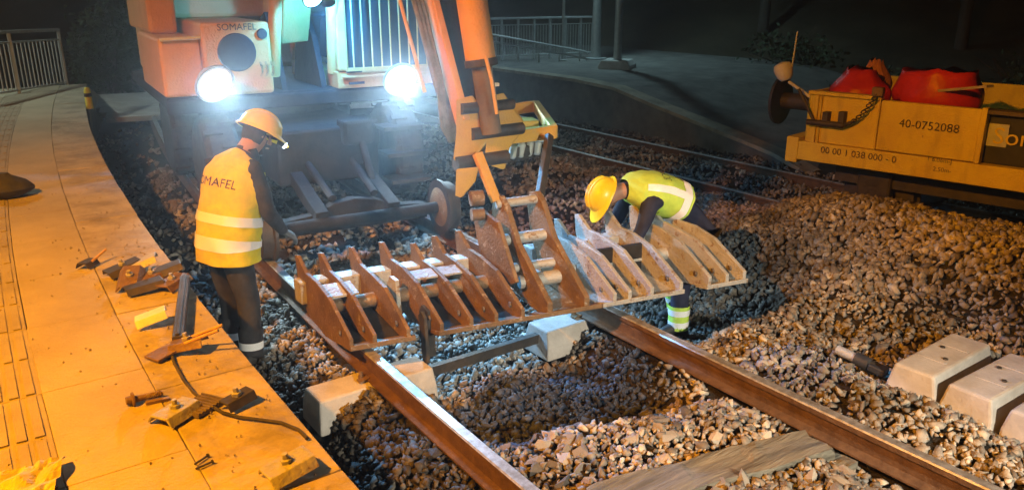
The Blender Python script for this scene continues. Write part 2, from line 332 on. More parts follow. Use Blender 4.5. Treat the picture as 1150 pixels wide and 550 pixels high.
slab_row('paving_slab', 'paving', .40, .80, .8, -2, 16, -.001, .0016, .0006)
slab_row('tactile_slab', 'tactile', .80, 1.12, .8, -2, 16, -.002, .002, .0006)
slab_row('paving_slab', 'paving', 1.12, 2.0, 1.2, -2, 16, -.001, .0016, .0006, ph=.3)
slab_row('paving_slab', 'paving', 2.0, 3.2, 1.2, -2, 16, -.001, .0016, .0006)
slab_row('paving_slab', 'paving', 3.2, 4.6, 1.6, -2, 16, -.001, .0016, .0006, ph=.5)
slab_row('paving_slab', 'paving', 4.6, 7.4, 1.6, -2, 16, -.001, .0016, .0006)
b = MB()          # raised ribs of the tactile strip
for k in range(5):
    o_ = .84 + k*.06
    for y in np.arange(-2, 14, .4):
        b.beam((EDGE(y+.01)-o_, y+.01, PZ+.002), (EDGE(y+.39)-o_, y+.39, PZ-.0015), .034, .006)
b.build('tactile_ribs', 'tactile', platform)
gr = np.random.default_rng(5); b = MB()
for k in range(520):
    y = gr.uniform(1.6, 9); off = abs(gr.normal(0, .30)) if k % 3 else gr.uniform(0, 1.4); c = np.array([EDGE(y)-off-.01, y, PZ+.003]); r_g = gr.uniform(.003, .009)*(1.6 if k % 17 == 0 else 1)
    vs = [c + r_g*np.array(v)*gr.uniform(.6, 1.2) for v in ((1, 0, 0), (-.5, .8, 0), (-.5, -.8, 0), (0, 0, .9), (0, 0, -.6))]; b.add(vs, [(0, 1, 3), (1, 2, 3), (2, 0, 3), (1, 0, 4), (2, 1, 4), (0, 2, 4)])
o = b.build('grit', 'coping', platform); o['kind'] = 'stuff'
# ramp down at the platform end
b = MB(); q = [(EDGE(16)-8, 16), (EDGE(16), 16), (EDGE(20)+.1, 20), (EDGE(20)-8, 20)]
b.add([(q[0][0], q[0][1], PZ-.03), (q[1][0], q[1][1], PZ-.03), (q[2][0], q[2][1], -.15), (q[3][0], q[3][1], -.15)] + [(x, y, -.8) for x, y in q],
      [(0, 1, 2, 3), (0, 4, 5, 1), (1, 5, 6, 2), (2, 6, 7, 3), (3, 7, 4, 0)])
struct(b.build('platform_ramp', 'paving'))
# level crossing deck behind the excavator
b = MB()
for k in range(5): b.beam((2.6+k*.02, 16.2+k*.75, -.03), (8.2, 15.0+k*.75, -.03), .72, .1)
struct(b.build('crossing_deck', 'concrete', bevel=.01))

# ------------------------------------------------------------------ opposite platform with its sloping end
top2 = [(7.0, -.46), (7.64, -.26), (8.91, -.03), (10.27, .2), (11.33, .4), (12.4, .45), (30, .45)]
b = MB(); n = len(top2)
P0 = [(10.75, y, z) for y, z in top2]; P1 = [(17.5, y+.3, z+.02) for y, z in top2]
b.add(P0 + P1 + [(10.75, y, -.9) for y, z in top2] + [(17.5, y+.3, -.9) for y, z in top2],
      [(i, i+1, n+i+1, n+i) for i in range(n-1)] + [(i+1, i, 2*n+i, 2*n+i+1) for i in range(n-1)] + [(n+i, n+i+1, 3*n+i+1, 3*n+i) for i in range(n-1)] + [(0, n, 3*n, 2*n)])
struct(b.build('opposite_platform', 'platform_wall'))
b = MB()
for i in range(n-1):
    (ya, za), (yb, zb) = top2[i], top2[i+1]
    if i < n-2: b.beam((10.72, ya, za+.01), (10.72, yb, zb+.01), .34, .06)
    else:
        for k in range(8): b.beam((10.72, ya+k*1.2+.01, za+.012), (10.72, ya+k*1.2+1.19, za+.012), .34, .06)
struct(b.build('opposite_coping', 'coping'))

# ------------------------------------------------------------------ rails
RPROF = [(-.0625, -.16), (.0625, -.16), (.0625, -.149), (.012, -.132), (.009, -.05), (.036, -.038), (.036, -.008), (.028, 0), (-.028, 0), (-.036, -.008), (-.036, -.038), (-.009, -.05), (-.012, -.132), (-.0625, -.149)]
def rail(fx, y0, y1, z, label, step=.4):
    ys = np.arange(y0, y1+1e-6, step); b = MB(); rings = []
    for y in ys:
        x = fx(y); d = np.array([fx(y+.01)-fx(y-.01), .02, 0]); d /= np.linalg.norm(d); s_ = np.array([d[1], -d[0], 0])
        rings.append([np.array([x, y, z]) + s_*px + np.array([0, 0, pz]) for px, pz in RPROF])
    b.loft(rings); npf = len(RPROF); ns = len(ys)-1
    b.mi = [1 if (i % npf) in (6, 7, 8) and i < ns*npf else 0 for i in range(len(b.f))]
    o = b.build('rail', ['rail', 'railhead'], smooth=True)
    return tag(o, label, 'rail', 'railway rails')
rail(RL, .2, 22, 0, 'rusty steel rail next to the platform, running under the worker\'s tool')
rail(RR, -.6, 22, 0, 'steel rail with shiny top beside the loose concrete blocks')
bpy.data.objects['rail']['label'] = 'rusty steel rail on the platform side of the dug-out track'
rail(lambda Y: 8.40+t2(Y), 0, 24, T2Z, 'thin rail of the far track on the ballast heap side')
rail(lambda Y: 9.88+t2(Y), 0, 24, T2Z, 'thin rail of the far track next to the opposite platform wall')

# rail fastening plates and clips where a sleeper still holds the rails
def concrete_block(b, c, L, W, Ht, ax=0.):
    """tapered sleeper block, c = centre of its underside"""
    ca, sa = math.cos(ax), math.sin(ax); ex = np.array([ca, sa, 0]); ey = np.array([-sa, ca, 0]); c = np.array(c, float); rings = []
    for t, (l, w) in ((0, (1, 1)), (.45, (.985, .97)), (1, (.95, .78))):
        rings.append([c + ex*i*L/2*l + ey*j*W/2*w + np.array([0, 0, t*Ht]) for i, j in ((-1, -1), (1, -1), (1, 1), (-1, 1))])
    b.loft(rings); return b
SY = 4.12
def sleeper(Y, label, drop=0.):
    x0, x1 = RL(Y), RR(Y)
    t = thing('twin_block_sleeper', label, 'sleeper', ((x0+x1)/2, Y, -.39+drop), 'sleepers under the dug-out track')
    for xc in (x0-.02, x1-.06):
        concrete_block(MB(), (xc, Y, -.39+drop), .84 if xc < 3 else .78, .30, .225).build('concrete_block', 'concrete', t, bevel=.012)
    MB().beam((x0+.36, Y, -.25+drop), (x1-.4, Y, -.25+drop), .05, .07).build('tie_bar', 'darksteel', t)
    for xc in (x0, x1):
        for s_ in (-1, 1):
            b = MB(); b.lathe((xc+s_*.085, Y, -.165+drop), (0, 0, 1), [(0, .02), (.03, .02), (.031, .012), (.06, .012), (.06, .001)], 8)
            b.beam((xc+s_*.05, Y-.03, -.142), (xc+s_*.12, Y-.03, -.155), .05, .012)
            b.build('rail_clip', 'rust', t)
    return t
sleeper(SY+.22, 'exposed twin-block concrete sleeper with steel tie bar below the ribbed attachment')
# ------------------------------------------------------------------ loose concrete blocks
labs = ['loose concrete sleeper block next to the dark tool on the ballast', 'loose concrete sleeper block between two other blocks', 'loose concrete sleeper block farthest along the row from the dark tool']
for k, (x, y, a, dz) in enumerate([(4.98, 2.17, .03, .012), (4.98, 1.82, -.02, .005), (4.99, 1.485, .01, -.01)]):
    b = MB(); concrete_block(b, (x, y, -.245+dz), .80, .315, .245, a)
    o = tag(b.build('sleeper_block', 'concrete', base=(x, y, -.235+dz), bevel=.016), labs[k], 'concrete block', 'loose concrete sleeper blocks')
    for s_ in (-1, 1):
        MB().box((x+s_*.14, y, dz-.002), (.03, .17, .01)).build('rail_seat_ridge', 'concrete', o)
        MB().lathe((x+s_*.08, y+s_*.05, dz-.004), (0, 0, 1), [(0, .016), (.012, .016), (.012, .001)], 8).build('fixing_insert', 'darksteel', o)
# ------------------------------------------------------------------ timber sleepers lying across the track
def timber(a, b_, w, h, label):
    a, b_ = np.array(a), np.array(b_); L = np.linalg.norm(b_-a); d = (b_-a)/L; s_ = np.cross(d, (0, 0, 1)); rings = []; N = 26
    for i in range(N+1):
        c = a + d*L*i/N; r = []
        for k in range(16):
            t = k/16*4; q = int(t); f_ = t-q
            cs = [(-1, -1), (1, -1), (1, 1), (-1, 1), (-1, -1)]
            px = cs[q][0]*(1-f_)+cs[q+1][0]*f_; pz = cs[q][1]*(1-f_)+cs[q+1][1]*f_
            e = 1 - .05*random.random() - (.12*random.random() if i in (0, N) else 0)
            crack = .012*(1 if (k in (10, 11)) and (i % 9) not in (0, 1) else 0) + .02*(k == 13 and i > 5)
            r.append(c + s_*px*w/2*e + np.array([0, 0, pz*h/2*e - crack + .006*math.sin(i*.5+k)]) + d*random.uniform(-.012, .012)*(3 if i in (0, N) else 1))
        rings.append(r)
    b = MB(); b.loft(rings); return tag(b.build('timber_sleeper', 'timber'), label, 'timber', 'old timber sleepers')
timber((2.25, 2.42, -.155), (3.58, 2.13, -.165), .24, .15, 'long weathered grey timber sleeper lying on the ballast between the rails')
timber((2.85, 2.05, -.215), (3.66, 2.02, -.22), .2, .13, 'short dark timber end half buried beside the grey timber')

# ------------------------------------------------------------------ ballast stones
def stone_variant(k):
    r = np.random.default_rng(100+k); bm = bmesh.new(); pts = r.normal(0, 1, (11, 3)); pts /= np.linalg.norm(pts, axis=1)[:, None]
    pts *= r.uniform(.75, 1.05, (11, 1)); pts *= np.array([1.15, r.uniform(.7, .95), r.uniform(.5, .8)])
    for p in pts: bm.verts.new(p)
    ret = bmesh.ops.convex_hull(bm, input=bm.verts); bm.verts.ensure_lookup_table()
    for v in [v for v in bm.verts if not v.link_faces]: bm.verts.remove(v)
    bm.verts.index_update(); V = np.array([v.co[:] for v in bm.verts]); F_ = np.array([[v.index for v in f.verts] for f in bm.faces]); bm.free(); return V, F_
SV = [stone_variant(k) for k in range(14)]
def sample(n, xlo, xhi, ylo, yhi): return np.c_[rng.uniform(xlo, xhi, n), rng.uniform(ylo, yhi, n)]
cand = np.vstack([sample(int(6.2*6.2*1350), 1.0, 7.2, .6, 6.8), sample(int(7.5*9*260), 1.0, 8.5, 3.0, 12.0), sample(int(4*12*240), 7.0, 10.7, 1.0, 13.0), sample(int(2.5*5*420), 6.6, 8.2, 1.2, 6.2), sample(1600, 1.5, 6, 11, 17)])
rel = cand - 0; fw = cand @ FWD[:2]; rt = cand @ RGT[:2]; r_ = np.hypot(*cand.T)
keep = (fw > .5) & (np.abs(rt) < fw*.85+.7) & (cand[:, 0] > EDGE(0)+vbend(cand[:, 1])+.04) & (cand[:, 0] < 10.72)
prob = np.where(r_ < 4.6, 1.0, np.where(r_ < 6.5, .8, .75)); keep &= rng.random(len(cand)) < prob
# no stones sitting on the rails, sleepers, blocks or timber
Xs = cand[:, 0]-vbend(cand[:, 1])
keep &= (np.abs(Xs-1.96) > .062) & (np.abs(Xs-3.74) > .062)
keep &= ~((np.abs(cand[:, 0]-5.0) < .42) & (cand[:, 1] < 2.35) & (cand[:, 1] > 1.22))
keep &= ~((np.abs(cand[:, 1]-4.34) < .16) & ((np.abs(Xs-1.94) < .44) | (np.abs(Xs-3.7) < .42)))
tl = 2.42 + (cand[:, 0]-2.25)/1.33*(-.29); keep &= ~((cand[:, 0] > 2.2) & (cand[:, 0] < 3.62) & (np.abs(cand[:, 1]-tl) < .125))
cand = cand[keep]; r_ = r_[keep]; N = len(cand)
size = rng.lognormal(math.log(.0255), .36, N)*np.where(r_ > 6.5, 1.45, 1.0); size = np.clip(size, .010, .058)
zz = H(cand[:, 0], cand[:, 1]) + rng.uniform(-.012, .02, N)
q = rng.normal(0, 1, (N, 4)); q /= np.linalg.norm(q, axis=1)[:, None]
w_, x_, y_, z_ = q.T
ROT = np.stack([np.stack([1-2*(y_*y_+z_*z_), 2*(x_*y_-z_*w_), 2*(x_*z_+y_*w_)], -1), np.stack([2*(x_*y_+z_*w_), 1-2*(x_*x_+z_*z_), 2*(y_*z_-x_*w_)], -1), np.stack([2*(x_*z_-y_*w_), 2*(y_*z_+x_*w_), 1-2*(x_*x_+y_*y_)], -1)], 1)
# the stones that show largest become objects of their own
infr = (np.abs(rt[keep]/fw[keep]) < .60) & (r_ < 4.2) & (Xs[keep] > 1.8)
vis = np.where(infr, size/r_, 0); big = np.argsort(-vis)[:280]; isbig = np.zeros(N, bool); isbig[big] = True
var = rng.integers(0, 14, N); Vs, Fs, off = [], [], 0
for k in range(14):
    ids = np.where((var == k) & ~isbig)[0]; V, F_ = SV[k]
    W = np.einsum('nij,vj->nvi', ROT[ids], V)*size[ids][:, None, None] + np.c_[cand[ids], zz[ids]][:, None, :]
    Vs.append(W.reshape(-1, 3)); Fs.append((F_[None] + (np.arange(len(ids))*len(V))[:, None, None] + off).reshape(-1, 3)); off += len(ids)*len(V)
Vs = np.vstack(Vs); Fs = np.vstack(Fs); me = bpy.data.meshes.new('ballast_stones')
me.vertices.add(len(Vs)); me.vertices.foreach_set('co', Vs.ravel()); me.loops.add(Fs.size); me.loops.foreach_set('vertex_index', Fs.ravel().astype(np.int32))
me.polygons.add(len(Fs)); me.polygons.foreach_set('loop_start', np.arange(0, Fs.size, 3, dtype=np.int32)); me.polygons.foreach_set('loop_total', np.full(len(Fs), 3, np.int32))
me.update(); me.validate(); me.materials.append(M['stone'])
o = bpy.data.objects.new('ballast_stones', me); COL.objects.link(o); o.parent = trackbed; o['kind'] = 'stuff'
print('stones', N, 'tris', len(Fs))
SM = []
for k in range(14):
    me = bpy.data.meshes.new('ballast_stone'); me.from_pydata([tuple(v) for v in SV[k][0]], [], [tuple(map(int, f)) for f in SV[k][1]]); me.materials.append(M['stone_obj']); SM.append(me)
for i in big:
    o = bpy.data.objects.new('ballast_stone', SM[var[i]]); COL.objects.link(o); o.parent = trackbed
    o.matrix_local = Matrix.Translation((cand[i, 0], cand[i, 1], zz[i]+.004)) @ Matrix(ROT[i].tolist()).to_4x4() @ Matrix.Scale(float(size[i])*1.12, 4)

# ------------------------------------------------------------------ rail-road excavator
EO = np.array([3.25, 9.0, 0.0]); ES = .1; EC = math.sqrt(1-ES*ES)
EXX = np.array([EC, -ES, 0]); EYY = np.array([ES, EC, 0]); EZZ = np.array([0, 0, 1.])
def E(lx, ly, z): return EO + EXX*lx + EYY*ly + EZZ*z
EA = (EXX, EYY, EZZ)
def ebox(b, lo, hi, mi=0):
    c = [(l+h)/2 for l, h in zip(lo, hi)]; return b.box(E(*c), [h-l for l, h in zip(lo, hi)], EA, mi)
exc = thing('rail_road_excavator', 'orange rail-road excavator with glaring work lights standing on the track', 'excavator', E(0, 0, 0))
b = MB(); ebox(b, (-.5, -1.75, .42), (.5, 1.75, .95)); ebox(b, (-.75, -1.15, .62), (.75, -.75, .9)); ebox(b, (-.75, .75, .62), (.75, 1.15, .9))
b.build('undercarriage', 'grime_shade', exc, bevel=.03)
MB().lathe(E(0, 0, .95), (0, 0, 1), [(0, .62), (.1, .62), (.1, .55), (.2, .55)], 28).build('turntable', 'darksteel', exc, smooth=True)
for sx in (-1, 1):
    for ly in (-1.1, 1.15):
        c = E(sx*.93, ly, .56); b = MB(); w = .16
        b.lathe(c - EXX*w, EXX, [(0, .30), (.0, .44), (.05, .50), (2*w-.05, .50), (2*w, .44), (2*w, .30), (2*w-.05, .27), (.05, .27)], 30)
        for k in range(22):
            a = 2*math.pi*k/22; dr = np.array(EYY)*math.cos(a) + EZZ*math.sin(a); tn = -np.array(EYY)*math.sin(a) + EZZ*math.cos(a)
            b.box(c + dr*.505 + EXX*.07*(1 if k % 2 else -1), (.17, .05, .03), (EXX, tn, dr))
        ty = b.build('road_wheel', 'rubber', exc)
        MB().lathe(c - EXX*(w-.03), EXX, [(0, .05), (0, .27), (.06, .25), (.26, .25), (.28, .27), (.28, .05)], 20).build('rim', 'grime_shade', ty, smooth=True)
for ly in (-2.5, 2.5):
    MB().tube([E(-.8, ly, .235), E(.8, ly, .235)], .055, 12).build('rail_axle', 'grime_shade', exc, smooth=True)
    b = MB(); s_ = 1 if ly < 0 else -1
    pts = [(-.72, .12), (-.72, .26), (-.42, .29), (-.2, .37), (0, .40), (.2, .37), (.42, .29), (.72, .26), (.72, .12)]
    b.prism([E(x, ly+.1*s_, z) for x, z in pts], np.zeros(3), EYY*.12); b.build('axle_carrier', 'grime_shade', exc, bevel=.01)
    for sx in (-1, 1):
        MB().beam(E(sx*.34, ly, .28), E(sx*.34, ly+.85*s_, .52), .12, .13).build('axle_arm', 'grime_shade', exc, bevel=.01)
        MB().tube([E(sx*.2, ly+.12*s_, .42), E(sx*.22, ly+.75*s_, .62)], .035, 10).build('axle_cylinder', 'grime_shade', exc, smooth=True)
    for sx in (-1, 1):
        c = E(sx*.87, ly, .235); b = MB()
        b.lathe(c - EXX*sx*.075, EXX*sx, [(0, .08), (0, .262), (.028, .262), (.04, .235), (.125, .23), (.13, .20), (.09, .19), (.09, .07)], 32)
        wl_ = b.build('rail_wheel', 'darksteel', exc, smooth=True)
        MB().lathe(c - EXX*sx*.10, EXX*sx, [(0, .001), (0, .15), (.026, .19), (.026, .001)], 24).build('wheel_hub', 'rust', wl_, smooth=True)
# upper structure
b = MB(); ebox(b, (-1.34, -1.3, 1.15), (1.34, 1.7, 1.27)); ebox(b, (-1.36, -1.36, 1.12), (1.36, -1.28, 1.25)); b.build('upper_deck', 'grime_shade', exc, bevel=.015)
b = MB(); ebox(b, (-1.0, -1.38, 1.27), (-.38, 1.3, 1.93)); b.build('engine_housing', 'orange', exc, bevel=.03)
b = MB(); ebox(b, (-1.36, -1.30, 1.27), (-1.005, .2, 1.80)); b.build('tool_box', 'orange', exc, bevel=.03)
b = MB(); ebox(b, (-1.33, -.5, 1.8), (-1.06, 1.2, 2.5)); b.build('exhaust_housing', 'orange', exc, bevel=.04)
b = MB(); ebox(b, (-1.2, 1.3, 1.2), (1.2, 2.0, 2.1)); b.build('counterweight', 'orange', exc, bevel=.12)
b = MB(); ebox(b, (-1.3, -.2, 1.93), (.3, 1.3, 2.25)); b.build('engine_hood', 'orange', exc, bevel=.05)
fy = -1.385
def front(x, y, d=0.): # point on the front face of the housing under a photo pixel
    P = at(x, y, Y=7.62-d); return P
ctr = E(-.70, fy, 1.66); MB().lathe(ctr - EYY*.012, EYY, [(0, .001), (0, .165), (.01, .175), (.02, .175), (.02, .001)], 28).build('air_grille', 'black', exc, smooth=True)
ctr = E(-.455, fy, 1.82); MB().lathe(ctr - EYY*.014, EYY, [(0, .001), (0, .045), (.02, .05), (.02, .001)], 16).build('filler_cap', 'darksteel', exc, smooth=True)
text_on('SOMAFEL', .085, lambda x, y: E(-.68+x, fy-.004, 1.885+y), 'lettering', 'print', exc)
b = MB()
for k in range(3): b.tube([E(-.50+k*.05, fy-.01, 1.44), E(-.50+k*.05, fy-.07, 1.47), E(-.50+k*.05, fy-.07, 1.53), E(-.50+k*.05, fy-.01, 1.56)], .011, 8)
b.build('hose_coupling', 'chrome', exc, smooth=True)
b = MB(); b.tube([E(-1.345, -1.34, 1.79), E(-1.0, -1.345, 1.80)], .016, 8); b.build('grab_rail', 'white_paint', exc)
# cab: pillars, glass behind guard bars, lower panel with slots
cx0, cx1, cy0, cy1, cz0, cz1 = .30, 1.28, -1.38, .25, 1.44, 3.05
b = MB()
for x in (cx0, cx1):
    for y in (cy0, cy1): ebox(b, (x-.055, y-.05, cz0), (x+.055, y+.05, cz1))
ebox(b, (cx0-.055, cy0-.05, cz1), (cx1+.055, cy1+.05, cz1+.1)); ebox(b, (cx0-.05, cy1-.03, cz0), (cx1+.05, cy1+.03, cz1))
cab = b.build('cab', 'orange', exc, bevel=.02)
for nm, lo, hi in (('windscreen', (cx0+.055, cy0+.0, cz0+.02), (cx1-.055, cy0+.012, cz1)), ('side_window', (cx0-.006, cy0+.05, cz0+.1), (cx0+.006, cy1-.05, cz1)), ('side_window', (cx1-.006, cy0+.05, cz0+.1), (cx1+.006, cy1-.05, cz1))):
    ebox(MB(), lo, hi).build(nm, 'glass', cab)
for k in range(9):
    x = cx0+.10+k*.099
    MB().tube([E(x, cy0-.075, cz0+.03), E(x, cy0-.075, cz1+.02)], .0085, 8).build('guard_bar', 'orange', cab)
for z_ in (cz0, cz1): ebox(MB(), (cx0+.02, cy0-.09, z_), (cx1-.02, cy0-.055, z_+.033)).build('guard_frame', 'orange', cab)
b = MB(); ebox(b, (cx0-.06, cy0-.03, 1.27), (cx1+.06, cy1, cz0-.004)); ebox(b, (cx0-.02, cy0-.07, 1.37), (cx1+.04, cy0-.032, 1.40)); b.build('cab_base', 'orange', exc, bevel=.012)
for x, z in ((.40, 1.405+.03), (.42, 1.32)):
    ebox(MB(), (x-.07, cy0-.046, z-.012), (x+.09, cy0-.028, z+.012)).build('step_slot', 'black', exc)
b = MB(); ebox(b, (.62, -.55, 1.5), (1.05, -.05, 1.62)); ebox(b, (.62, -.1, 1.6), (1.05, .02, 2.4)); b.build('driver_seat', 'black', cab, bevel=.04)
for lo_, hi_ in (((.40, -.75, 1.45), (.52, -.3, 1.85)), ((1.1, -.75, 1.45), (1.2, -.3, 1.85)), ((.42, -1.1, 1.7), (.60, -1.06, 1.95))): ebox(MB(), lo_, hi_).build('control_console', 'white_paint', cab, bevel=.02)
# boom foot, boom and cylinders
b = MB()
for lx in (-.27, .13): b.prism([E(lx, y, z) for y, z in ((-1.25, 1.2), (-.2, 1.2), (-.45, 1.9), (-.75, 2.0), (-1.0, 1.75))], np.zeros(3), EXX*.06)
b.build('boom_foot', 'grime_shade', exc, bevel=.01)
pv = E(-.04, -.65, 1.8); knee = E(-.05, -1.6, 3.75); tip = np.array([3.02, 5.75, 3.55])
b = MB(); b.beam(pv, pv*.45+knee*.55, .30, .5, up=(0, -1, .3), w2=.3, h2=.56); b.beam(pv*.46+knee*.54, knee, .298, .56, up=(0, -1, .3), w2=.28, h2=.5); b.build('boom', 'orange', exc, bevel=.02)
MB().beam(knee + np.array([0, .1, .03]), tip, .27, .46, w2=.25, h2=.34).build('boom_extension', 'orange', exc, bevel=.02)
for sx in (-1, 1):
    a = E(-.04+sx*.30, -1.22, 1.42); c_ = E(-.04+sx*.24, -1.62, 2.9); mid = a*.45+c_*.55
    cy = MB().tube([a, mid], .062, 14).build('boom_cylinder', 'orange', exc, smooth=True)
    MB().tube([mid - (c_-a)*.02, c_], .036, 12).build('piston_rod', 'chrome', cy, smooth=True)
# stick, hoses, bucket cylinder
sk0 = tip + np.array([.02, -.02, -.1]); sk1 = at(528, 135, Y=4.95)
b = MB(); b.beam(sk0 + (sk0-sk1)*.05, sk1, .19, .34, up=(0, 1, .2), w2=.17, h2=.24); b.build('stick', 'grime_shade', exc, bevel=.015)  # orange stick's face coloured dark to stand for shade
xo = np.array([-.125, -.06, 0]); b = MB(); b.beam(sk0 + (sk0-sk1)*.05 + xo, sk1 + xo, .06, .30, up=(0, 1, .2), w2=.055, h2=.22); b.build('stick_cheek', 'orange', exc, bevel=.008)
b = MB()
for k in range(6):
    e0 = np.array([-.17-.025*(k % 3), -.04*(k//3)-.02, 0]); P = [sk0*(1-t)+sk1*t + e0 + np.array([-.03*math.sin(t*3.1)+.008*math.sin(9*t+k), -.05*math.sin(t*3.1), 0]) for t in np.linspace(0, .86, 9)]
    P += [sk1 + np.array([-.16-.02*k, -.03, -.02]), sk1 + np.array([-.10-.015*k, 0, -.14])]
    b.tube(P, .015, 8)
b.build('hydraulic_hose', 'hose', exc, smooth=True)
b = MB(); P = [sk0*(1-t)+sk1*t + np.array([-.30, .02, .0]) for t in np.linspace(0, .9, 5)]; b.tube(P, .014, 8); b.build('hydraulic_pipe', 'orange', exc, smooth=True)
cA, cB = at(512, -120, Y=4.95), at(552, 150, Y=4.74); mid = cA*.31+cB*.69
cy = MB().tube([cA, mid], .108, 20).build('stick_cylinder', 'orange', exc, smooth=True)
MB().lathe(mid-(cB-cA)*.015, cB-cA, [(0, .108), (0, .118), (.05, .118), (.06, .07)], 20).build('cylinder_head', 'darksteel', cy, smooth=True)
MB().tube([mid, cB], .075, 16).build('piston_rod', 'mud', cy, smooth=True)
MB().tube([at(545, 62, Y=4.62), at(552, 90, Y=4.6), at(558, 128, Y=4.6)], .013, 8).build('feed_pipe', 'orange', cy)
# linkage plates at the stick end
pl = [(512, 112), (528, 108), (552, 140), (547, 158), (536, 172), (531, 196), (517, 192), (509, 178), (512, 150)]
for dY, nm in ((0, 0), (.30, 1)):
    MB().prism([at(x, y, Y=4.80) + np.array([dY*.9, 0, 0]) for x, y in pl], np.zeros(3), np.array([.035, .02, 0])).build('link_plate', 'yellow', exc, bevel=.006)
b = MB()
for (x, y), r in (((518, 183), .05), ((536, 150), .045), ((524, 122), .04)):
    c = at(x, y, Y=4.80); b.tube([c+np.array([-.05, 0, 0]), c+np.array([.40, .0, 0])], r, 14)
b.build('link_pin', 'darksteel', exc, smooth=True)
# tilting coupler: open yellow frame, rotator block, hangers
Yk = 4.78
f_ = [at(556, 160, z=1.12), at(616, 151, z=1.12), at(600, 122, z=1.24), at(566, 126, z=1.24)]
zt = 1.16; A0, A1, A2, A3 = at(552, 156, z=zt), at(622, 148, z=zt), at(602, 119, z=zt), at(545, 128, z=zt)
b = MB(); b.beam(A0, A1, .07, .10); b.build('coupler_rail', 'yellow', exc, bevel=.006)
b = MB(); b.beam(A1, A2, .06, .10); b.build('coupler_rail', 'yellow', exc, bevel=.006)
b = MB(); b.beam(A2, A3, .06, .10); b.build('coupler_rail', 'yellow', exc, bevel=.006)
b = MB(); b.beam((A0+A3)/2-np.array([.0, .0, .02]), (A0*.2+A1*.8+A2*.4+A3*.1)/1.5-np.array([0, 0, .02]), .2, .12); b.build('coupler_core', 'yellow', exc, bevel=.01)
c = (A0+A1+A2+A3)/4
b = MB(); b.lathe(c-np.array([.04, .03, .30]), (0, 0, 1), [(0, .13), (.05, .17), (.12, .17), (.13, .14), (.24, .14)], 22); b.build('rotator', 'darksteel', exc, smooth=True)
b = MB()
for k in range(4): b.lathe(c + np.array([-.17+.085*k, -.16, -.27]), (.1, -.1, 1), [(0, .025), (.02, .035), (.11, .035), (.13, .02)], 10)
b.box(c+np.array([-.03, -.12, -.12]), (.40, .12, .08), (RGT, FWD, (0, 0, 1))); b.build('valve_block', 'galv', exc, bevel=.004)
b = MB(); b.tube([A3+np.array([0, .02, .04]), A3+np.array([.02, .02, .18]), A3+np.array([.06, .0, .24])], .018, 8); b.box(A3+np.array([.08, 0, .25]), (.12, .04, .03)); b.build('hose_fitting', 'white_paint', exc)
# work lights on the upper front, each a lamp of the machine
def spot(name, loc, target, energy, col, angle, blend, radius, parent=None):
    l = bpy.data.lights.new(name, 'SPOT'); l.energy = energy; l.color = col; l.spot_size = R(angle); l.spot_blend = blend; l.shadow_soft_size = radius
    o = bpy.data.objects.new(name, l); COL.objects.link(o); d = Vector(target)-Vector(loc); o.rotation_euler = d.to_track_quat('-Z', 'Y').to_euler()
    if parent is not None:
        o.parent = parent; o.location = np.array(loc)-np.array(parent['_org'])
    else: o.location = loc
    return o
for (px, py), tgt in (((242, 95), (2.75, 3.9, -.3)), ((450, 90), (3.5, 3.6, -.4))):
    c = at(px, py, Y=7.42); d = np.array(tgt)-c; d /= np.linalg.norm(d)
    h = MB().lathe(c - d*.13, d, [(0, .06), (.02, .12), (.11, .185), (.13, .185), (.13, .172), (.11, .17)], 24).build('work_light', 'galv', exc, smooth=True)
    MB().lathe(c - d*.015, d, [(0, .001), (0, .17), (.008, .155), (.012, .001)], 24).build('lens', lens_mat(c, .17), h, smooth=True)
    MB().beam(c - d*.08, E(-1.0 if px < 300 else 1.0, -1.33, 1.25), .03, .03).build('lamp_bracket', 'darksteel', h)
    spot('work_lamp', c + d*.03, tgt, LAMPS['work']*(1.1 if px < 300 else 1.15), (.56, .82, 1), 100, .9, .10, exc)
c = at(352, -1, Y=7.15); d = np.array((.06, -.75, -.5)); d /= np.linalg.norm(d)
h = MB().lathe(c - d*.1, d, [(0, .04), (.02, .08), (.08, .10), (.10, .10), (.1, .09), (.085, .09)], 20).build('boom_light', 'black', exc, smooth=True)
MB().lathe(c - d*.012, d, [(0, .001), (0, .09), (.008, .08), (.012, .001)], 20).build('lens', 'lens_blue', h, smooth=True)
spot('boom_lamp', c + d*.02, c + d, LAMPS['boom'], (.08, .46, 1), 62, .6, .08, exc)
g0 = c + np.array([.16, .06, -.03]); gd = norm((.30, .55, -.8))  # second boom lamp is added, unseen: blue fill aimed back at the machine
h = MB().lathe(g0 - gd*.07, gd, [(0, .03), (.02, .06), (.06, .07), (.075, .07)], 16).build('boom_light', 'black', exc, smooth=True)
MB().lathe(g0 - gd*.008, gd, [(0, .001), (0, .06), (.008, .05), (.012, .001)], 16).build('lens', 'lens_blue', h, smooth=True)
spot('boom_lamp', g0 + gd*.02, g0 + gd, LAMPS['machine_fill'], (.04, .40, 1), 165, .3, .06, exc)
# chassis hardware in front of the turntable
b = MB(); ebox(b, (.12, -1.86, .78), (.42, -1.62, 1.02)); b.build('hose_box', 'grime_shade', exc, bevel=.03)
for lx in (.30,): MB().tube([E(lx, -1.8, .85), E(lx+.02, -2.05, .42)], .035, 10).build('support_cylinder', 'grime_shade', exc, smooth=True)
b = MB()
for k in range(3): ebox(b, (.62+.0*k, -1.62-.08*(2-k), .32+.26*k), (1.05, -1.32-.08*(2-k), .36+.26*k))
b.build('step', 'darksteel', exc, bevel=.006)

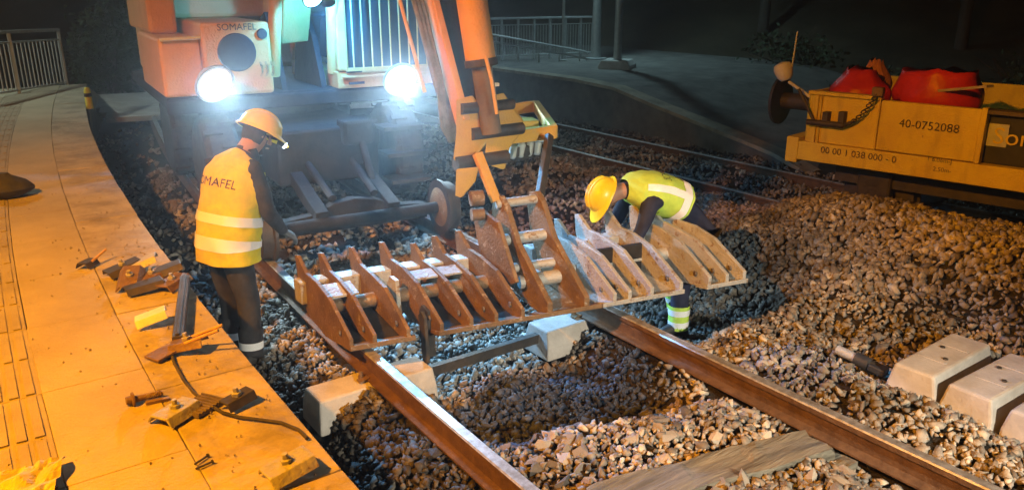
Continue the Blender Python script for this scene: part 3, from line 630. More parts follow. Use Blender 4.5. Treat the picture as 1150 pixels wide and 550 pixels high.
# ------------------------------------------------------------------ ribbed attachment hanging from the coupler
L0 = at(395, 388, z=.06); R0 = at(838, 312, z=.20); UV = R0-L0; UL = np.linalg.norm(UV); UU = UV/UL
VV = np.array([.0, 1, 0])
att = thing('ribbed_grading_bar', 'long rusty steel attachment with many ribs hanging across the track', 'attachment', L0+UV*.5)
def A(fr, bb, cc): return L0 + UV*fr + VV*bb + np.array([0, 0, cc])
RIB = [(0, -.02), (.0, .05), (.30, .235), (.50, .285), (.66, .30), (.79, .395), (.83, .385), (.81, .24), (.68, .0), (.38, -.07), (.1, -.04)]
RIBS = [(0, .0, 'rust'), (.052, -.01, 'rust'), (.128, .02, 'rust'), (.205, .03, 'rust'), (.275, -.06, 'rust'), (.335, .0, 'rust'), (.40, .03, 'rust'), (.635, .05, 'worn_steel'), (.675, -.0, 'worn_steel'), (.735, .04, 'worn_steel'), (.815, .02, 'worn_steel'), (.895, .05, 'worn_steel'), (.945, .0, 'worn_steel'), (.995, .0, 'worn_steel')]
for fr, dt, m in RIBS:
    P = [A(fr, bb*(1+ (dt*.5 if bb > .3 else 0)), cc*(1+dt)) for bb, cc in RIB]
    lean = UU*random.uniform(-.012, .012); P = [p + lean*(i_ > 3) + np.array([0, 0, random.uniform(-.006, .006)]) for i_, p in enumerate(P)]
    MB().prism(P, -UU*.014, UU*.014).build('rib', m, att, bevel=.004)
    MB().tube([A(fr, .66, .085)+UU*.016, A(fr, .665, .16)+UU*.018, A(fr, .66, .235)+UU*.016], .009, 6).build('weld', m, att)
for f0, f1, m in ((-.005, .142, 'rust'), (.195, .60, 'rust'), (.602, .822, 'worn_steel'), (.885, 1.003, 'worn_steel')):
    MB().prism([A(0, -.012, -.035), A(0, .10, -.05), A(0, .10, -.028), A(0, -.012, .0)], UV*f0, UV*f1).build('cutting_edge', m, att, bevel=.004)
for f0, f1, m in ((-.02, .43, 'worn_steel'), (.57, 1.0, 'worn_steel')):
    b = MB(); b.prism([A(0, .66, .07), A(0, .78, .07), A(0, .79, .235), A(0, .66, .235)], UV*f0, UV*f1); b.build('back_tube', m, att, bevel=.01)
MB().tube([A(.0, .45, .115), A(.43, .45, .115)], .05, 14).build('middle_tube', 'rust', att, smooth=True)
MB().tube([A(.57, .45, .115), A(.99, .45, .115)], .05, 14).build('middle_tube', 'worn_steel', att, smooth=True)
MB().prism([A(0, .40, .235), A(0, .50, .262), A(0, .50, .25), A(0, .40, .222)], UV*.205, UV*.335).build('stiffener', 'worn_steel', att)
for f0, f1 in ((0.002, .05), (.054, .075)): MB().prism([A(0, .36, .215), A(0, .50, .258), A(0, .50, .245), A(0, .36, .2)], UV*f0, UV*f1).build('stiffener', 'worn_steel', att)
for f0, f1, m in ((.6, .672, 'worn_steel'), (.68, .732, 'worn_steel'), (.74, .812, 'worn_steel'), (.9, .942, 'worn_steel'), (.95, .99, 'worn_steel'), (.46, .56, 'rust')):
    MB().prism([A(0, .03, -.028), A(0, .42, .03), A(0, .42, .018), A(0, .03, -.045)], UV*f0, UV*f1).build('floor_plate', m, att)
for f0, f1 in ((.004, .05), (.055, .125), (.209, .272), (.279, .332), (.339, .397)):
    MB().prism([A(0, .10, -.03), A(0, .64, .07), A(0, .64, .055), A(0, .10, -.048)], UV*f0, UV*f1).build('floor_plate', 'grime_shade', att)
for f0, f1 in ((.677, .735), (.735, .813)):
    MB().prism([A(0, .40, .24), A(0, .42, .245), A(0, .42, .02), A(0, .40, .02)], UV*f0, UV*f1).build('divider_plate', 'grime_shade', att)
for k_, (fr, dt, m) in enumerate(RIBS):
    for bb, cc in ((.12, .05), (.70, .16)):
        MB().lathe(A(fr, bb, cc)-UU*.016, -UU, [(0, .02), (.012, .02), (.012, .001)], 6).build('bolt', 'mud', att)
EAR = [(0, -.02), (0, .06), (.36, .40), (.50, .64), (.57, .70), (.64, .68), (.67, .58), (.62, .34), (.46, .06), (.15, -.03)]
for fr, m in ((.468, 'rust'), (.562, 'rust')):
    MB().prism([A(fr, bb, cc) for bb, cc in EAR], -UU*.02, UU*.02).build('hitch_plate', m, att, bevel=.005)
MB().prism([A(.425, bb, cc) for bb, cc in [(.18, .18), (.40, .56), (.60, .60), (.70, .50), (.60, .20), (.35, .08)]], -UU*.014, UU*.014).build('cheek_plate', 'rust', att, bevel=.004)
for bb, cc, r in ((.575, .64, .034), (.47, .40, .042), (.36, .22, .034), (.30, .13, .05)):
    MB().tube([A(.468, bb, cc)-UU*.04, A(.562, bb, cc)+UU*.04], r, 14).build('cross_tube', 'worn_steel', att, smooth=True)
b = MB(); b.prism([A(.165, bb, cc) for bb, cc in [(.36, .26), (.44, .27), (.5, .18), (.46, -.02), (.40, -.1), (.34, .02)]], -UU*.015, UU*.015); b.build('hanger_plate', 'worn_steel', att, bevel=.004)
b = MB(); b.prism([A(.185, bb, cc) for bb, cc in [(.10, .06), (.14, .10), (.18, .06), (.14, -.26), (.08, -.26)]], -UU*.012, UU*.012); b.prism([A(.2, bb, cc) for bb, cc in [(.12, .1), (.2, .12), (.24, .06), (.2, -.24), (.12, -.24)]], -UU*.02, UU*.03); b.build('lock_lever', 'darksteel', att, bevel=.004)
# hangers from the coupler to the hitch plates (excavator side)
for (p, q, w, nm) in ((at(536, 172, Y=4.72), A(.455, .58, .66), .07, 'hanger_arm'), (at(617, 152, Y=4.75), A(.572, .60, .62), .06, 'hanger_arm')):
    MB().beam(p, q, w, .045, up=(0, 1, 0)).build(nm, 'yellow' if p[0] < 3.2 else 'darksteel', exc, bevel=.006)
for x, y, r in ((535, 222, .055), (536, 240, .045)):
    c = at(x, y, Y=4.60); MB().lathe(c-np.array([.05, 0, 0]), (1, -.3, 0), [(0, .01), (0, r), (.09, r), (.09, .01)], 16).build('hook_pin', 'rust', exc, smooth=True)
MB().prism([at(x, y, Y=4.66) for x, y in [(512, 190), (535, 188), (531, 205), (517, 222), (511, 220)]], np.zeros(3), np.array([.03, .01, 0])).build('hook_plate', 'yellow', exc, bevel=.005)

# ------------------------------------------------------------------ people
def seg_dist(P, a, b_):
    a, b_ = np.array(a), np.array(b_); d = b_-a; t = np.clip(((P-a)@d)/max(d@d, 1e-9), 0, 1); return np.linalg.norm(P-(a+t[:, None]*d), axis=1)
def person_body(t, joints, edges, mats, regions):
    """one continuous skinned body; joints name -> (pos, rx, ry)"""
    names = list(joints); me = bpy.data.meshes.new('body')
    org = np.array(t['_org']); me.from_pydata([tuple(np.array(joints[n][0])-org) for n in names], [(names.index(a), names.index(c)) for a, c in edges], [])
    o = bpy.data.objects.new('skel', me); COL.objects.link(o); o.modifiers.new('skin', 'SKIN').use_smooth_shade = True
    s_ = o.modifiers.new('sub', 'SUBSURF'); s_.levels = 2; s_.render_levels = 2
    sv = me.skin_vertices[0].data
    for i, n in enumerate(names): sv[i].radius = joints[n][1:]; sv[i].use_root = (n == 'pelvis')
    bpy.context.view_layer.update()
    m2 = bpy.data.meshes.new_from_object(o.evaluated_get(bpy.context.evaluated_depsgraph_get())); bpy.data.objects.remove(o)
    m2.name = 'body'; body = bpy.data.objects.new('body', m2); COL.objects.link(body); body.parent = t; body['_org'] = t['_org']
    m2.materials.clear()
    for m in mats: m2.materials.append(M[m])
    C = np.array([p.center[:] for p in m2.polygons]) + org
    D = np.stack([seg_dist(C, joints[a][0], joints[c][0]) - .5*min(joints[a][1], joints[c][1]) for a, c, _ in regions], 1)
    idx = np.array([r[2] for r in regions])[D.argmin(1)]; m2.polygons.foreach_set('material_index', idx.astype(np.int32)); m2.polygons.foreach_set('use_smooth', [True]*len(m2.polygons))
    # loose-cloth unevenness
    V = np.array([v.co[:] for v in m2.vertices]); No = np.array([v.normal[:] for v in m2.vertices])
    dsp = np.array([mnoise.noise(Vector(v)*9) for v in V])*.008; V += No*dsp[:, None]; m2.vertices.foreach_set('co', V.ravel()); m2.update()
    return body
def hand(t, wrist, dirv, palmn, m, curl=.6, side=1, L=.185):
    """palm and five separate bent fingers, rooted inside the wrist"""
    d = norm(dirv); n = norm(np.array(palmn)-d*(np.array(palmn)@d)); s_ = np.cross(d, n)*side; w = np.array(wrist, float); b = MB()
    rings = []
    for q, a_, c_ in ((-.02, .026, .022), (.02, .036, .02), (.06, .043, .018), (.095, .04, .015), (.103, .03, .01)):
        rings.append([w + d*q + s_*a_*math.cos(k*math.pi/5) + n*c_*math.sin(k*math.pi/5) for k in range(10)])
    b.loft(rings)
    for k, (off, ln) in enumerate(((-.031, .066), (-.010, .078), (.011, .083), (.031, .074))):
        p = w + d*.088 + s_*off; P = [p]; ang = 0
        for j in range(3):
            ang += curl*(.55 if j == 0 else .8); P.append(P[-1] + (d*math.cos(ang)+n*math.sin(ang))*ln*(.46, .32, .26)[j])
        b.tube(P, [.0105, .010, .009, .007], 8)
    p = w + d*.03 + s_*.034; P = [p, p + (d*.6+s_*.6+n*.4)*.035, p + (d*.9+s_*.55+n*.7)*.055, p + (d*1.2+s_*.3+n*1.0)*.07]; b.tube(P, [.014, .013, .011, .008], 8)
    return b.build('hand', m, t, smooth=True)
def fold(p, amp):
    x, y, z = p; return amp*(.8*mnoise.noise(Vector((x*4.5, y*4.5, z*11+x*5))) + .7*mnoise.noise(Vector((x*11, y*11, z*6))) + .35*mnoise.noise(Vector((x*24, y*24, z*30))))
class Torso:
    """vest surface: rows of superellipse sections along a spine"""
    def __init__(s, secs, lat): s.secs = secs; s.lat = norm(lat)
    def pt(s, h, th, off=0.):
        S = s.secs; k = 0
        while k < len(S)-2 and h > S[k+1][0]: k += 1
        t = (h-S[k][0])/(S[k+1][0]-S[k][0]); t = min(max(t, -.2), 1.2); ts = t
        L = lambda i: np.array(S[k][i], float)*(1-ts) + np.array(S[k+1][i], float)*ts
        c, a, bq = L(1), L(2)+off, L(3)+off
        ax = norm(np.array(S[min(k+1, len(S)-1)][1])-np.array(S[k][1])); fw_ = norm(np.cross(ax, s.lat))  # forward
        e = .82; ct, st = math.cos(th), math.sin(th)
        return c + s.lat*a*math.copysign(abs(ct)**e, ct) + fw_*bq*math.copysign(abs(st)**e, st)
    def sheet(s, h0, h1, nh, nt, off, amp=0., seed=0):
        rings = []
        for i in range(nh+1):
            h = h0 + (h1-h0)*i/nh; r = []
            for k in range(nt):
                th = 2*math.pi*k/nt; p = s.pt(h, th, off)
                dn = fold(p, amp)
                r.append(s.pt(h, th, off+dn) if amp else p)
            rings.append(r)
        return rings
def helmet(t, c, up, fwd, r, m, name='helmet'):
    up = norm(up); f = norm(np.array(fwd)-up*(np.array(fwd)@up)); s_ = np.cross(f, up); rings = []; N = 28
    for j in range(12):
        a = j/11*math.pi/2; rr = math.cos(a); zz_ = math.sin(a)
        rings.append([np.array(c) + up*(zz_*r*.98) + f*(math.cos(2*math.pi*k/N)*r*1.14*rr) + s_*(math.sin(2*math.pi*k/N)*r*.96*rr) for k in range(N)])
    b = MB(); b.loft(rings)
    h = b.build(name, m, t, smooth=True)
    b = MB(); inner, outer = [], []
    for k in range(N):
        a = 2*math.pi*k/N; ext = .022 + .058*max(0, math.cos(a))**2
        base = np.array(c) + f*math.cos(a)*r*1.13 + s_*math.sin(a)*r*.95
        o_ = np.array(c) + f*math.cos(a)*(r*1.13+ext) + s_*math.sin(a)*(r*.95+ext*.6) - up*(.012 + .018*max(0, math.cos(a)))
        inner.append(base + up*.006); outer.append(o_)
    b.loft([inner, outer, [p - up*.007 for p in outer], [p - up*.012 for p in inner]], cap=False); b.build('brim', m, h, smooth=True)
    b = MB()
    for off in (-.022, .0, .022):
        b.tube([np.array(c) + up*math.sin(a)*r*.99 + f*math.cos(a)*r*1.14 + s_*off for a in np.linspace(.5, 2.6, 12)], .007 if off else .010, 6)
    b.build('ridge', m, h, smooth=True)
    b = MB(); b.tube([np.array(c) - up*.01 + f*math.cos(a)*r*1.09 + s_*math.sin(a)*r*.92 for a in np.linspace(0, 2*math.pi, 25)], .011, 6); b.build('headband', 'black', h)
    return h
def face(t, c, up, fwd, m):
    """nose, brow, lips and ears laid onto the head"""
    up = norm(up); f = norm(np.array(fwd)-up*(np.array(fwd)@up)); s_ = np.cross(f, up); b = MB(); c = np.array(c)
    b.loft([[c + f*(.085+e*.6) + up*zq + s_*xq for xq, e in ((-.012*w, 0), (0, .03*w), (.012*w, 0))] + [c + f*.07 + up*zq] for zq, w in ((.022, .5), (.0, .7), (-.022, 1.3), (-.034, 1.1))]); b.build('nose', m, t, smooth=True)
    MB().tube([c + f*.088 - up*.062 - s_*.022, c + f*.096 - up*.060, c + f*.088 - up*.062 + s_*.022], .006, 6).build('mouth', m, t, smooth=True)
    for q in (-1, 1):
        MB().tube([c + s_*q*.076 + up*.02 - f*.012, c + s_*q*.086 + up*.015 - f*.02, c + s_*q*.084 - up*.015 - f*.012, c + s_*q*.076 - up*.03], [.008, .012, .011, .007], 6).build('ear', m, t, smooth=True)
        MB().tube([c + f*.09 + up*.034 + s_*q*.045, c + f*.096 + up*.038 + s_*q*.02], .006, 6).build('brow', m, t, smooth=True)
        MB().lathe(c + f*.078 + up*.018 + s_*q*.03, f, [(0, .012), (.008, .01), (.012, .001)], 8).build('eye', 'black', t, smooth=True)
def human(t, J, mats, facing_side):
    ed = [('pelvis', 'belly'), ('belly', 'chest'), ('chest', 'neck'), ('neck', 'jaw'), ('jaw', 'crown'), ('chest', 'shl'), ('shl', 'ell'), ('ell', 'wrl'), ('chest', 'shr'), ('shr', 'elr'), ('elr', 'wrr'),
          ('pelvis', 'hil'), ('hil', 'knl'), ('knl', 'anl'), ('anl', 'tol'), ('pelvis', 'hir'), ('hir', 'knr'), ('knr', 'anr'), ('anr', 'tor')]
    rg = [('pelvis', 'belly', 0), ('belly', 'chest', 0), ('chest', 'neck', 0), ('neck', 'jaw', 2), ('jaw', 'crown', 2), ('chest', 'shl', 0), ('shl', 'ell', 0), ('ell', 'wrl', 0), ('chest', 'shr', 0), ('shr', 'elr', 0), ('elr', 'wrr', 0),
          ('pelvis', 'hil', 1), ('hil', 'knl', 1), ('knl', 'anl', 1), ('anl', 'tol', 3), ('pelvis', 'hir', 1), ('hir', 'knr', 1), ('knr', 'anr', 1), ('anr', 'tor', 3)]
    return person_body(t, J, ed, mats, rg)
def ring_band(t, name, a, b_, r0, r1, m, flat=1.):
    MB().tube([a, b_], [r0, r1], 18, cap=False).build(name, m, t, smooth=True)

# worker between the platform and the rail, seen from behind
gz = float(H(1.56, 5.5)); g1 = np.array([1.53, 5.50, gz])
w1 = thing('person', 'worker in orange-yellow vest and orange helmet standing beside the platform edge', 'person', g1, 'track workers')
F1 = norm((.93, .36, 0)); S1 = np.array([F1[1], -F1[0], 0])      # S1 = right-hand side
def W1(f, s_, z): return g1 + F1*f + S1*s_ + np.array([0, 0, z])
J1 = dict(pelvis=(W1(-.02, 0, .93), .15, .13), belly=(W1(.03, 0, 1.10), .155, .13), chest=(W1(.12, 0, 1.33), .17, .14), neck=(W1(.21, 0, 1.52), .064, .066), jaw=(W1(.29, .01, 1.575), .076, .085), crown=(W1(.36, .02, 1.665), .084, .098),
          shr=(W1(.13, .19, 1.41), .078, .078), elr=(W1(.16, .26, 1.13), .058, .058), wrr=(W1(.34, .20, .94), .040, .040), shl=(W1(.13, -.19, 1.41), .078, .078), ell=(W1(.22, -.25, 1.14), .058, .058), wrl=(W1(.42, -.14, .98), .040, .040),
          hir=(W1(-.02, .10, .86), .115, .115), knr=(W1(.02, .13, .49), .085, .085), anr=(W1(-.01, .14, .10), .066, .066), tor=(W1(.16, .16, .045), .05, .04),
          hil=(W1(-.02, -.10, .86), .115, .115), knl=(W1(.06, -.12, .50), .085, .085), anl=(W1(.02, -.12, .10), .066, .066), tol=(W1(.19, -.13, .045), .05, .04))
human(w1, J1, ['jacket', 'trousers', 'skin', 'black'], 1)
T1 = Torso([(0, W1(-.01, 0, .80), .235, .185), (.16, W1(-.0, 0, .96), .235, .180), (.32, W1(.04, 0, 1.12), .232, .175), (.48, W1(.09, 0, 1.27), .238, .178), (.58, W1(.125, 0, 1.37), .235, .165), (.655, W1(.155, 0, 1.44), .205, .135), (.70, W1(.185, 0, 1.485), .14, .10), (.715, W1(.20, 0, 1.50), .085, .085)], S1)
b = MB(); b.loft(T1.sheet(0, .715, 40, 56, 0, .016), cap=False); vest = b.build('vest', 'hivis', w1, smooth=True); vest.modifiers.remove(vest.modifiers['edges'])
def band(T, t, h0, h1, th0=0, th1=2*math.pi, amp=.016, off=.006):
    rings = []
    for i in range(4):
        h = h0+(h1-h0)*i/3; r = []
        for k in range(57):
            th = th0+(th1-th0)*k/56; p = T.pt(h, th, 0); dn = fold(p, amp); r.append(T.pt(h, th, off+dn))
        rings.append(r)
    b = MB(); b.loft(rings, closed=False, cap=False); return b.build('reflective_band', 'reflective', t, smooth=True)
band(T1, vest, .10, .165); band(T1, vest, .255, .32)
bk = -math.pi/2 if (T1.pt(.4, math.pi/2)-T1.pt(.4, -math.pi/2))@F1 > 0 else math.pi/2
sg = 1 if ((T1.pt(.4, bk+.1)-T1.pt(.4, bk))@S1) > 0 else -1
def t1map(x, y):
    h = .515+y; th = bk + sg*x/.215; p = T1.pt(h, th, 0); dn = fold(p, .016); return T1.pt(h, th, .005+dn)
text_on('SOMAFEL', .082, t1map, 'lettering', 'print', vest)
hd = norm(np.array(J1['crown'][0])-np.array(J1['jaw'][0])); hc = np.array(J1['crown'][0])
hf = norm(F1*.80 + S1*.30 - np.array([0, 0, .55])); hu = norm(np.array([0, 0, 1.])+F1*.60+S1*.08)
h1 = helmet(w1, hc - hu*.005, hu, hf, .136, 'helmet_orange')
face(w1, hc - hu*.045 + hf*.01, hu, hf, 'skin')
b = MB(); b.loft([[hc - hu*q - hf*.012 + (np.cross(hf, hu)*math.sin(a)*rr + hf*math.cos(a)*(rr+.008)) for a in np.linspace(math.pi*.42, math.pi*1.58, 14)] for q, rr in ((-.01, .10), (.04, .098), (.08, .09), (.115, .075))], closed=False, cap=False)
o = b.build('hair', 'jacket', w1, smooth=True); o.modifiers.new('thick', 'SOLIDIFY').thickness = .012
b = MB(); nk1 = np.array(J1['neck'][0]); b.loft([[nk1 + np.array([0, 0, q]) - F1*(.01-.012*k) + (S1*math.cos(a)*rr + F1*math.sin(a)*rr*1.05) for a in np.linspace(0, 2*math.pi, 18, endpoint=False)] for k, (q, rr) in enumerate(((-.06, .115), (-.02, .095), (.025, .084), (.03, .078)))], cap=False); b.build('collar', 'jacket', w1, smooth=True)
lp = hc + hf*.165 - hu*.03 + S1*.02
hl = MB().box(lp, (.045, .05, .035), (hf, np.cross(hf, hu), hu)).build('headlamp', 'black', w1, bevel=.006)
MB().lathe(lp + hf*.024, hf, [(0, .001), (0, .02), (.012, .02), (.014, .001)], 14).build('lamp_lens', 'headlamp', hl)
spot('head_lamp', lp + hf*.045, lp + hf*1 - np.array([0, 0, .6]), 4, (.8, .93, 1), 70, .6, .02, w1)
hand(w1, J1['wrr'][0], F1*.8-np.array([0, 0, .5]), -S1*.6+np.array([0, 0, -1]), 'glove', .6, 1)
hand(w1, J1['wrl'][0], F1*.9-np.array([0, 0, .3]), S1*.6+np.array([0, 0, -1]), 'glove', .6, -1)
for k in 'rl':
    a, c_ = np.array(J1['kn'+k][0]), np.array(J1['an'+k][0]); ring_band(w1, 'reflective_band', a*.28+c_*.72, a*.14+c_*.86, .088, .085, 'reflective')
    MB().tube([a*.55+c_*.45, a*.12+c_*.88, a*.04+c_*.96], [.088, .082, .086], 14, cap=False).build('trouser_cuff', 'trousers', w1, smooth=True)
# boots
def boots(t, J):
    for k in 'rl':
        an, to = np.array(J['an'+k][0]), np.array(J['to'+k][0]); d = norm((to-an)*np.array([1, 1, 0])); z0 = t['_org'][2]; s_ = np.array([d[1], -d[0], 0]); rings = []
        for q, hw, hh in ((-.085, .03, .07), (-.07, .042, .1), (-.02, .046, .12), (.04, .047, .10), (.10, .052, .075), (.16, .05, .06), (.19, .035, .045)):
            c = np.array([an[0], an[1], z0]) + d*q; rings.append([c + s_*hw*math.cos(a) + np.array([0, 0, .004+hh*max(0, .5+.5*math.sin(a)*1.0)]) for a in np.linspace(0, 2*math.pi, 14, endpoint=False)])
        b = MB(); b.loft(rings); b.build('boot', 'black', t, smooth=True)
boots(w1, J1)

# worker bending over behind the attachment
gz2 = float(H(4.84, 4.30)); g2 = np.array([4.86, 4.28, gz2])
w2 = thing('person', 'worker in lime vest and yellow helmet bending over behind the attachment', 'person', g2, 'track workers')
F2 = norm((-.93, .30, 0)); S2 = np.array([F2[1], -F2[0], 0])
def W2(f, s_, z): return g2 + F2*f + S2*s_ + np.array([0, 0, z])
zf = -gz2
hip = W2(-.12, 0, .95); ch = W2(.32, .0, 1.23); nk = W2(.58, .0, 1.26)
J2 = dict(pelvis=(hip, .15, .14), belly=(W2(.10, 0, 1.110), .15, .13), chest=(ch, .165, .14), neck=(nk, .06, .062), jaw=(W2(.70, 0, 1.220), .072, .082), crown=(W2(.79, 0, 1.230), .082, .095),
          shr=(W2(.42, .19, 1.190), .075, .075), elr=(W2(.52, .26, 0.910), .056, .056), wrr=(W2(.70, .16, 0.750), .038, .038), shl=(W2(.42, -.19, 1.210), .075, .075), ell=(W2(.56, -.24, 0.930), .056, .056), wrl=(W2(.74, -.12, 0.770), .038, .038),
          hir=(W2(-.10, .10, 0.890), .125, .125), knr=(W2(.02, .14, .46), .088, .088), anr=(W2(-.06, .15, .10), .066, .066), tor=(W2(.12, .17, .045), .05, .04),
          hil=(W2(-.10, -.10, 0.890), .125, .125), knl=(W2(.10, -.14, .47), .088, .088), anl=(W2(.10, -.15, .10), .066, .066), tol=(W2(.28, -.16, .045), .05, .04))
human(w2, J2, ['navy', 'navy', 'skin', 'black'], 1)
T2 = Torso([(0, W2(.10, 0, 1.120), .225, .165), (.10, W2(.19, 0, 1.165), .225, .165), (.24, W2(.31, 0, 1.215), .23, .165), (.33, W2(.41, 0, 1.240), .225, .155), (.41, W2(.49, 0, 1.255), .195, .13), (.46, W2(.545, 0, 1.262), .13, .095), (.48, W2(.575, 0, 1.262), .085, .08)], S2)
b = MB(); b.loft(T2.sheet(0, .48, 34, 56, 0, .014), cap=False); vest2 = b.build('vest', 'hivis_lime', w2, smooth=True); vest2.modifiers.remove(vest2.modifiers['edges'])
band(T2, vest2, .025, .095, amp=.014)
up2 = np.array([0, 0, 1.]); bk2 = math.pi/2 if (T2.pt(.2, math.pi/2)-T2.pt(.2, -math.pi/2))@up2 > 0 else -math.pi/2
for sgn in (-1, 1):     # shoulder stripes over the back
    rings = []
    for i in range(14):
        h = .095+.30*i/13; rings.append([T2.pt(h, bk2+sgn*(1.0+.12*k), .006+fold(T2.pt(h, bk2+sgn*(1.0+.12*k)), .014)) for k in range(4)])
    b = MB(); b.loft(rings, closed=False, cap=False); b.build('reflective_band', 'reflective', vest2, smooth=True)
sg2 = 1 if ((T2.pt(.2, bk2+.1)-T2.pt(.2, bk2))@S2) > 0 else -1
def t2map(x, y):
    h = .245+y; th = bk2 + sg2*x/.22; p = T2.pt(h, th, 0); dn = fold(p, .014); return T2.pt(h, th, .005+dn)
text_on('SOMAFEL', .07, t2map, 'lettering', 'print', vest2)
hf2 = norm(F2*.45 - np.array([0, 0, .85]) - S2*.1); hu2 = norm(F2*.85 + np.array([0, 0, .5]))
helmet(w2, np.array(J2['crown'][0]) + hu2*.0 - F2*.03, hu2, hf2, .130, 'helmet_yellow')
face(w2, np.array(J2['crown'][0]) - hu2*.07 + hf2*.01, hu2, hf2, 'skin')
hand(w2, J2['wrr'][0], F2*.6-np.array([0, 0, .7]), -S2+np.array([0, 0, -.3]), 'glove', .6, 1)
hand(w2, J2['wrl'][0], F2*.6-np.array([0, 0, .7]), S2+np.array([0, 0, -.3]), 'glove', .6, -1)
for k in 'rl':
    a, c_ = np.array(J2['kn'+k][0]), np.array(J2['an'+k][0])
    ring_band(w2, 'reflective_band', a*.42+c_*.58, a*.28+c_*.72, .092, .088, 'reflective'); ring_band(w2, 'reflective_band', a*.14+c_*.86, a*.0+c_*1.0, .088, .084, 'reflective')
    MB().tube([a*.5+c_*.5, a*.05+c_*.95, a*-.06+c_*1.06], [.088, .083, .086], 14, cap=False).build('trouser_cuff', 'hivis_lime', w2, smooth=True)
boots(w2, J2)

# ------------------------------------------------------------------ yellow maintenance wagon on the far track
DW = norm((.178, -.984, 0)); IN = np.array([.984, .178, 0]); WB = np.array([7.62, 5.2, 0])
def G(s_, d, z): return WB + DW*s_ + IN*d + np.array([0, 0, z])
def wpix(x, y, d=0.):
    """wagon side coordinates (s, z) under a photo pixel"""
    dr = FWD + (x-575)/FPX*RGT - (y-275)/FPX*UPV; o_ = np.array([0, 0, CAM_H]); k = ((WB + IN*d - o_)@IN)/(dr@IN); P = o_ + k*dr
    return float((P-WB)@DW), float(P[2])
wag = thing('maintenance_wagon', 'yellow low maintenance wagon with numbers on its side on the far track', 'wagon', G(2.7, 1.3, T2Z))
GA = (DW, IN, (0, 0, 1))
def gbox(b, lo, hi): return b.box(G(*[(l+h)/2 for l, h in zip(lo, hi)]), [h-l for l, h in zip(lo, hi)], GA)
s1 = wpix(905, 140)[0]; s2 = wpix(986, 140)[0]; s3 = wpix(1101, 150)[0]; LW = 5.6
gbox(MB(), (0, 0, .44), (LW, .12, .645)).build('side_sill', 'wagon', wag, bevel=.01)
gbox(MB(), (0, 2.48, .44), (LW, 2.6, .645)).build('side_sill', 'wagon', wag, bevel=.01)
gbox(MB(), (.05, .125, .52), (LW, 2.475, .66)).build('wagon_floor', 'darksteel', wag)
gbox(MB(), (s1, .045, .648), (s2-.02, .09, 1.15)).build('side_panel', 'wagon', wag, bevel=.008)
gbox(MB(), (s2, .012, .655), (s3-.02, .085, 1.155)).build('side_panel', 'wagon', wag, bevel=.012)
gbox(MB(), (s3+.9, .012, .655), (LW, .085, 1.155)).build('side_panel', 'wagon', wag, bevel=.012)
for lo_, hi_ in (((s1-.01, .0, 1.152), (s2-.022, .11, 1.19)), ((s2-.018, .0, .652), (s2-.002, .1, 1.18)), ((s3-.018, -.004, .652), (s3+.03, .1, 1.17))): gbox(MB(), lo_, hi_).build('side_frame', 'wagon', wag, bevel=.005)
gbox(MB(), (0.0, 2.5, .66), (LW, 2.56, 1.15)).build('side_panel', 'wagon', wag)
# rounded end plate and buffer beam
b = MB(); P = [G(-.02, .10+.0, z) for z in ()]; prof = []
for k in range(9): a = k/8*math.pi/2; prof.append((.0+.16*(1-math.sin(a)), .02+.16*(1-math.cos(a))))
b.loft([[G(ss, dd, z) for ss, dd in prof] + [G(.2, .02, z), G(.2, .2, z), G(.02, .2, z)] for z in (.64, .70, 1.05, 1.16)]); b.build('corner_plate', 'wagon', wag)
b = MB(); gbox(b, (-.14, .0, .40), (.0, 2.6, .68)); b.build('buffer_beam', 'wagon', wag, bevel=.015)
b = MB(); gbox(b, (-.02, .2, .68), (.03, 2.4, 1.16)); b.build('end_board', 'wagon', wag, bevel=.008)
for d in (.30, 2.2):
    zb = 1.02
    bf = MB().tube([G(-.02, d, zb), G(-.38, d, zb)], .09, 14).build('buffer', 'darksteel', wag, smooth=True)
    MB().lathe(G(-.36, d, zb), -DW, [(0, .10), (.02, .27), (.05, .27), (.07, .17), (.075, .001)], 26).build('buffer_head', 'black', bf, smooth=True)
for s_ in (wpix(988, 205, .5)[0], wpix(988, 205, .5)[0]+2.4):
    for d in (.53, 2.06):
        wl_ = MB().lathe(G(s_, d-.05, T2Z+.37), IN, [(0, .07), (0, .30), (.02, .37), (.10, .38), (.105, .41), (.13, .41), (.13, .07)], 30).build('wheel', 'darksteel', wag, smooth=True)
        gbox(MB(), (s_-.18, d-.22, T2Z+.28), (s_+.18, d-.08, .43)).build('axle_box', 'darksteel', wl_, bevel=.03)
    MB().tube([G(s_, .5, T2Z+.37), G(s_, 2.1, T2Z+.37)], .06, 12).build('axle', 'darksteel', wag)
b = MB(); gbox(b, (.3, .35, .2), (LW-.2, .5, .44)); gbox(b, (.3, 2.1, .2), (LW-.2, 2.25, .44)); b.build('underframe', 'darksteel', wag)
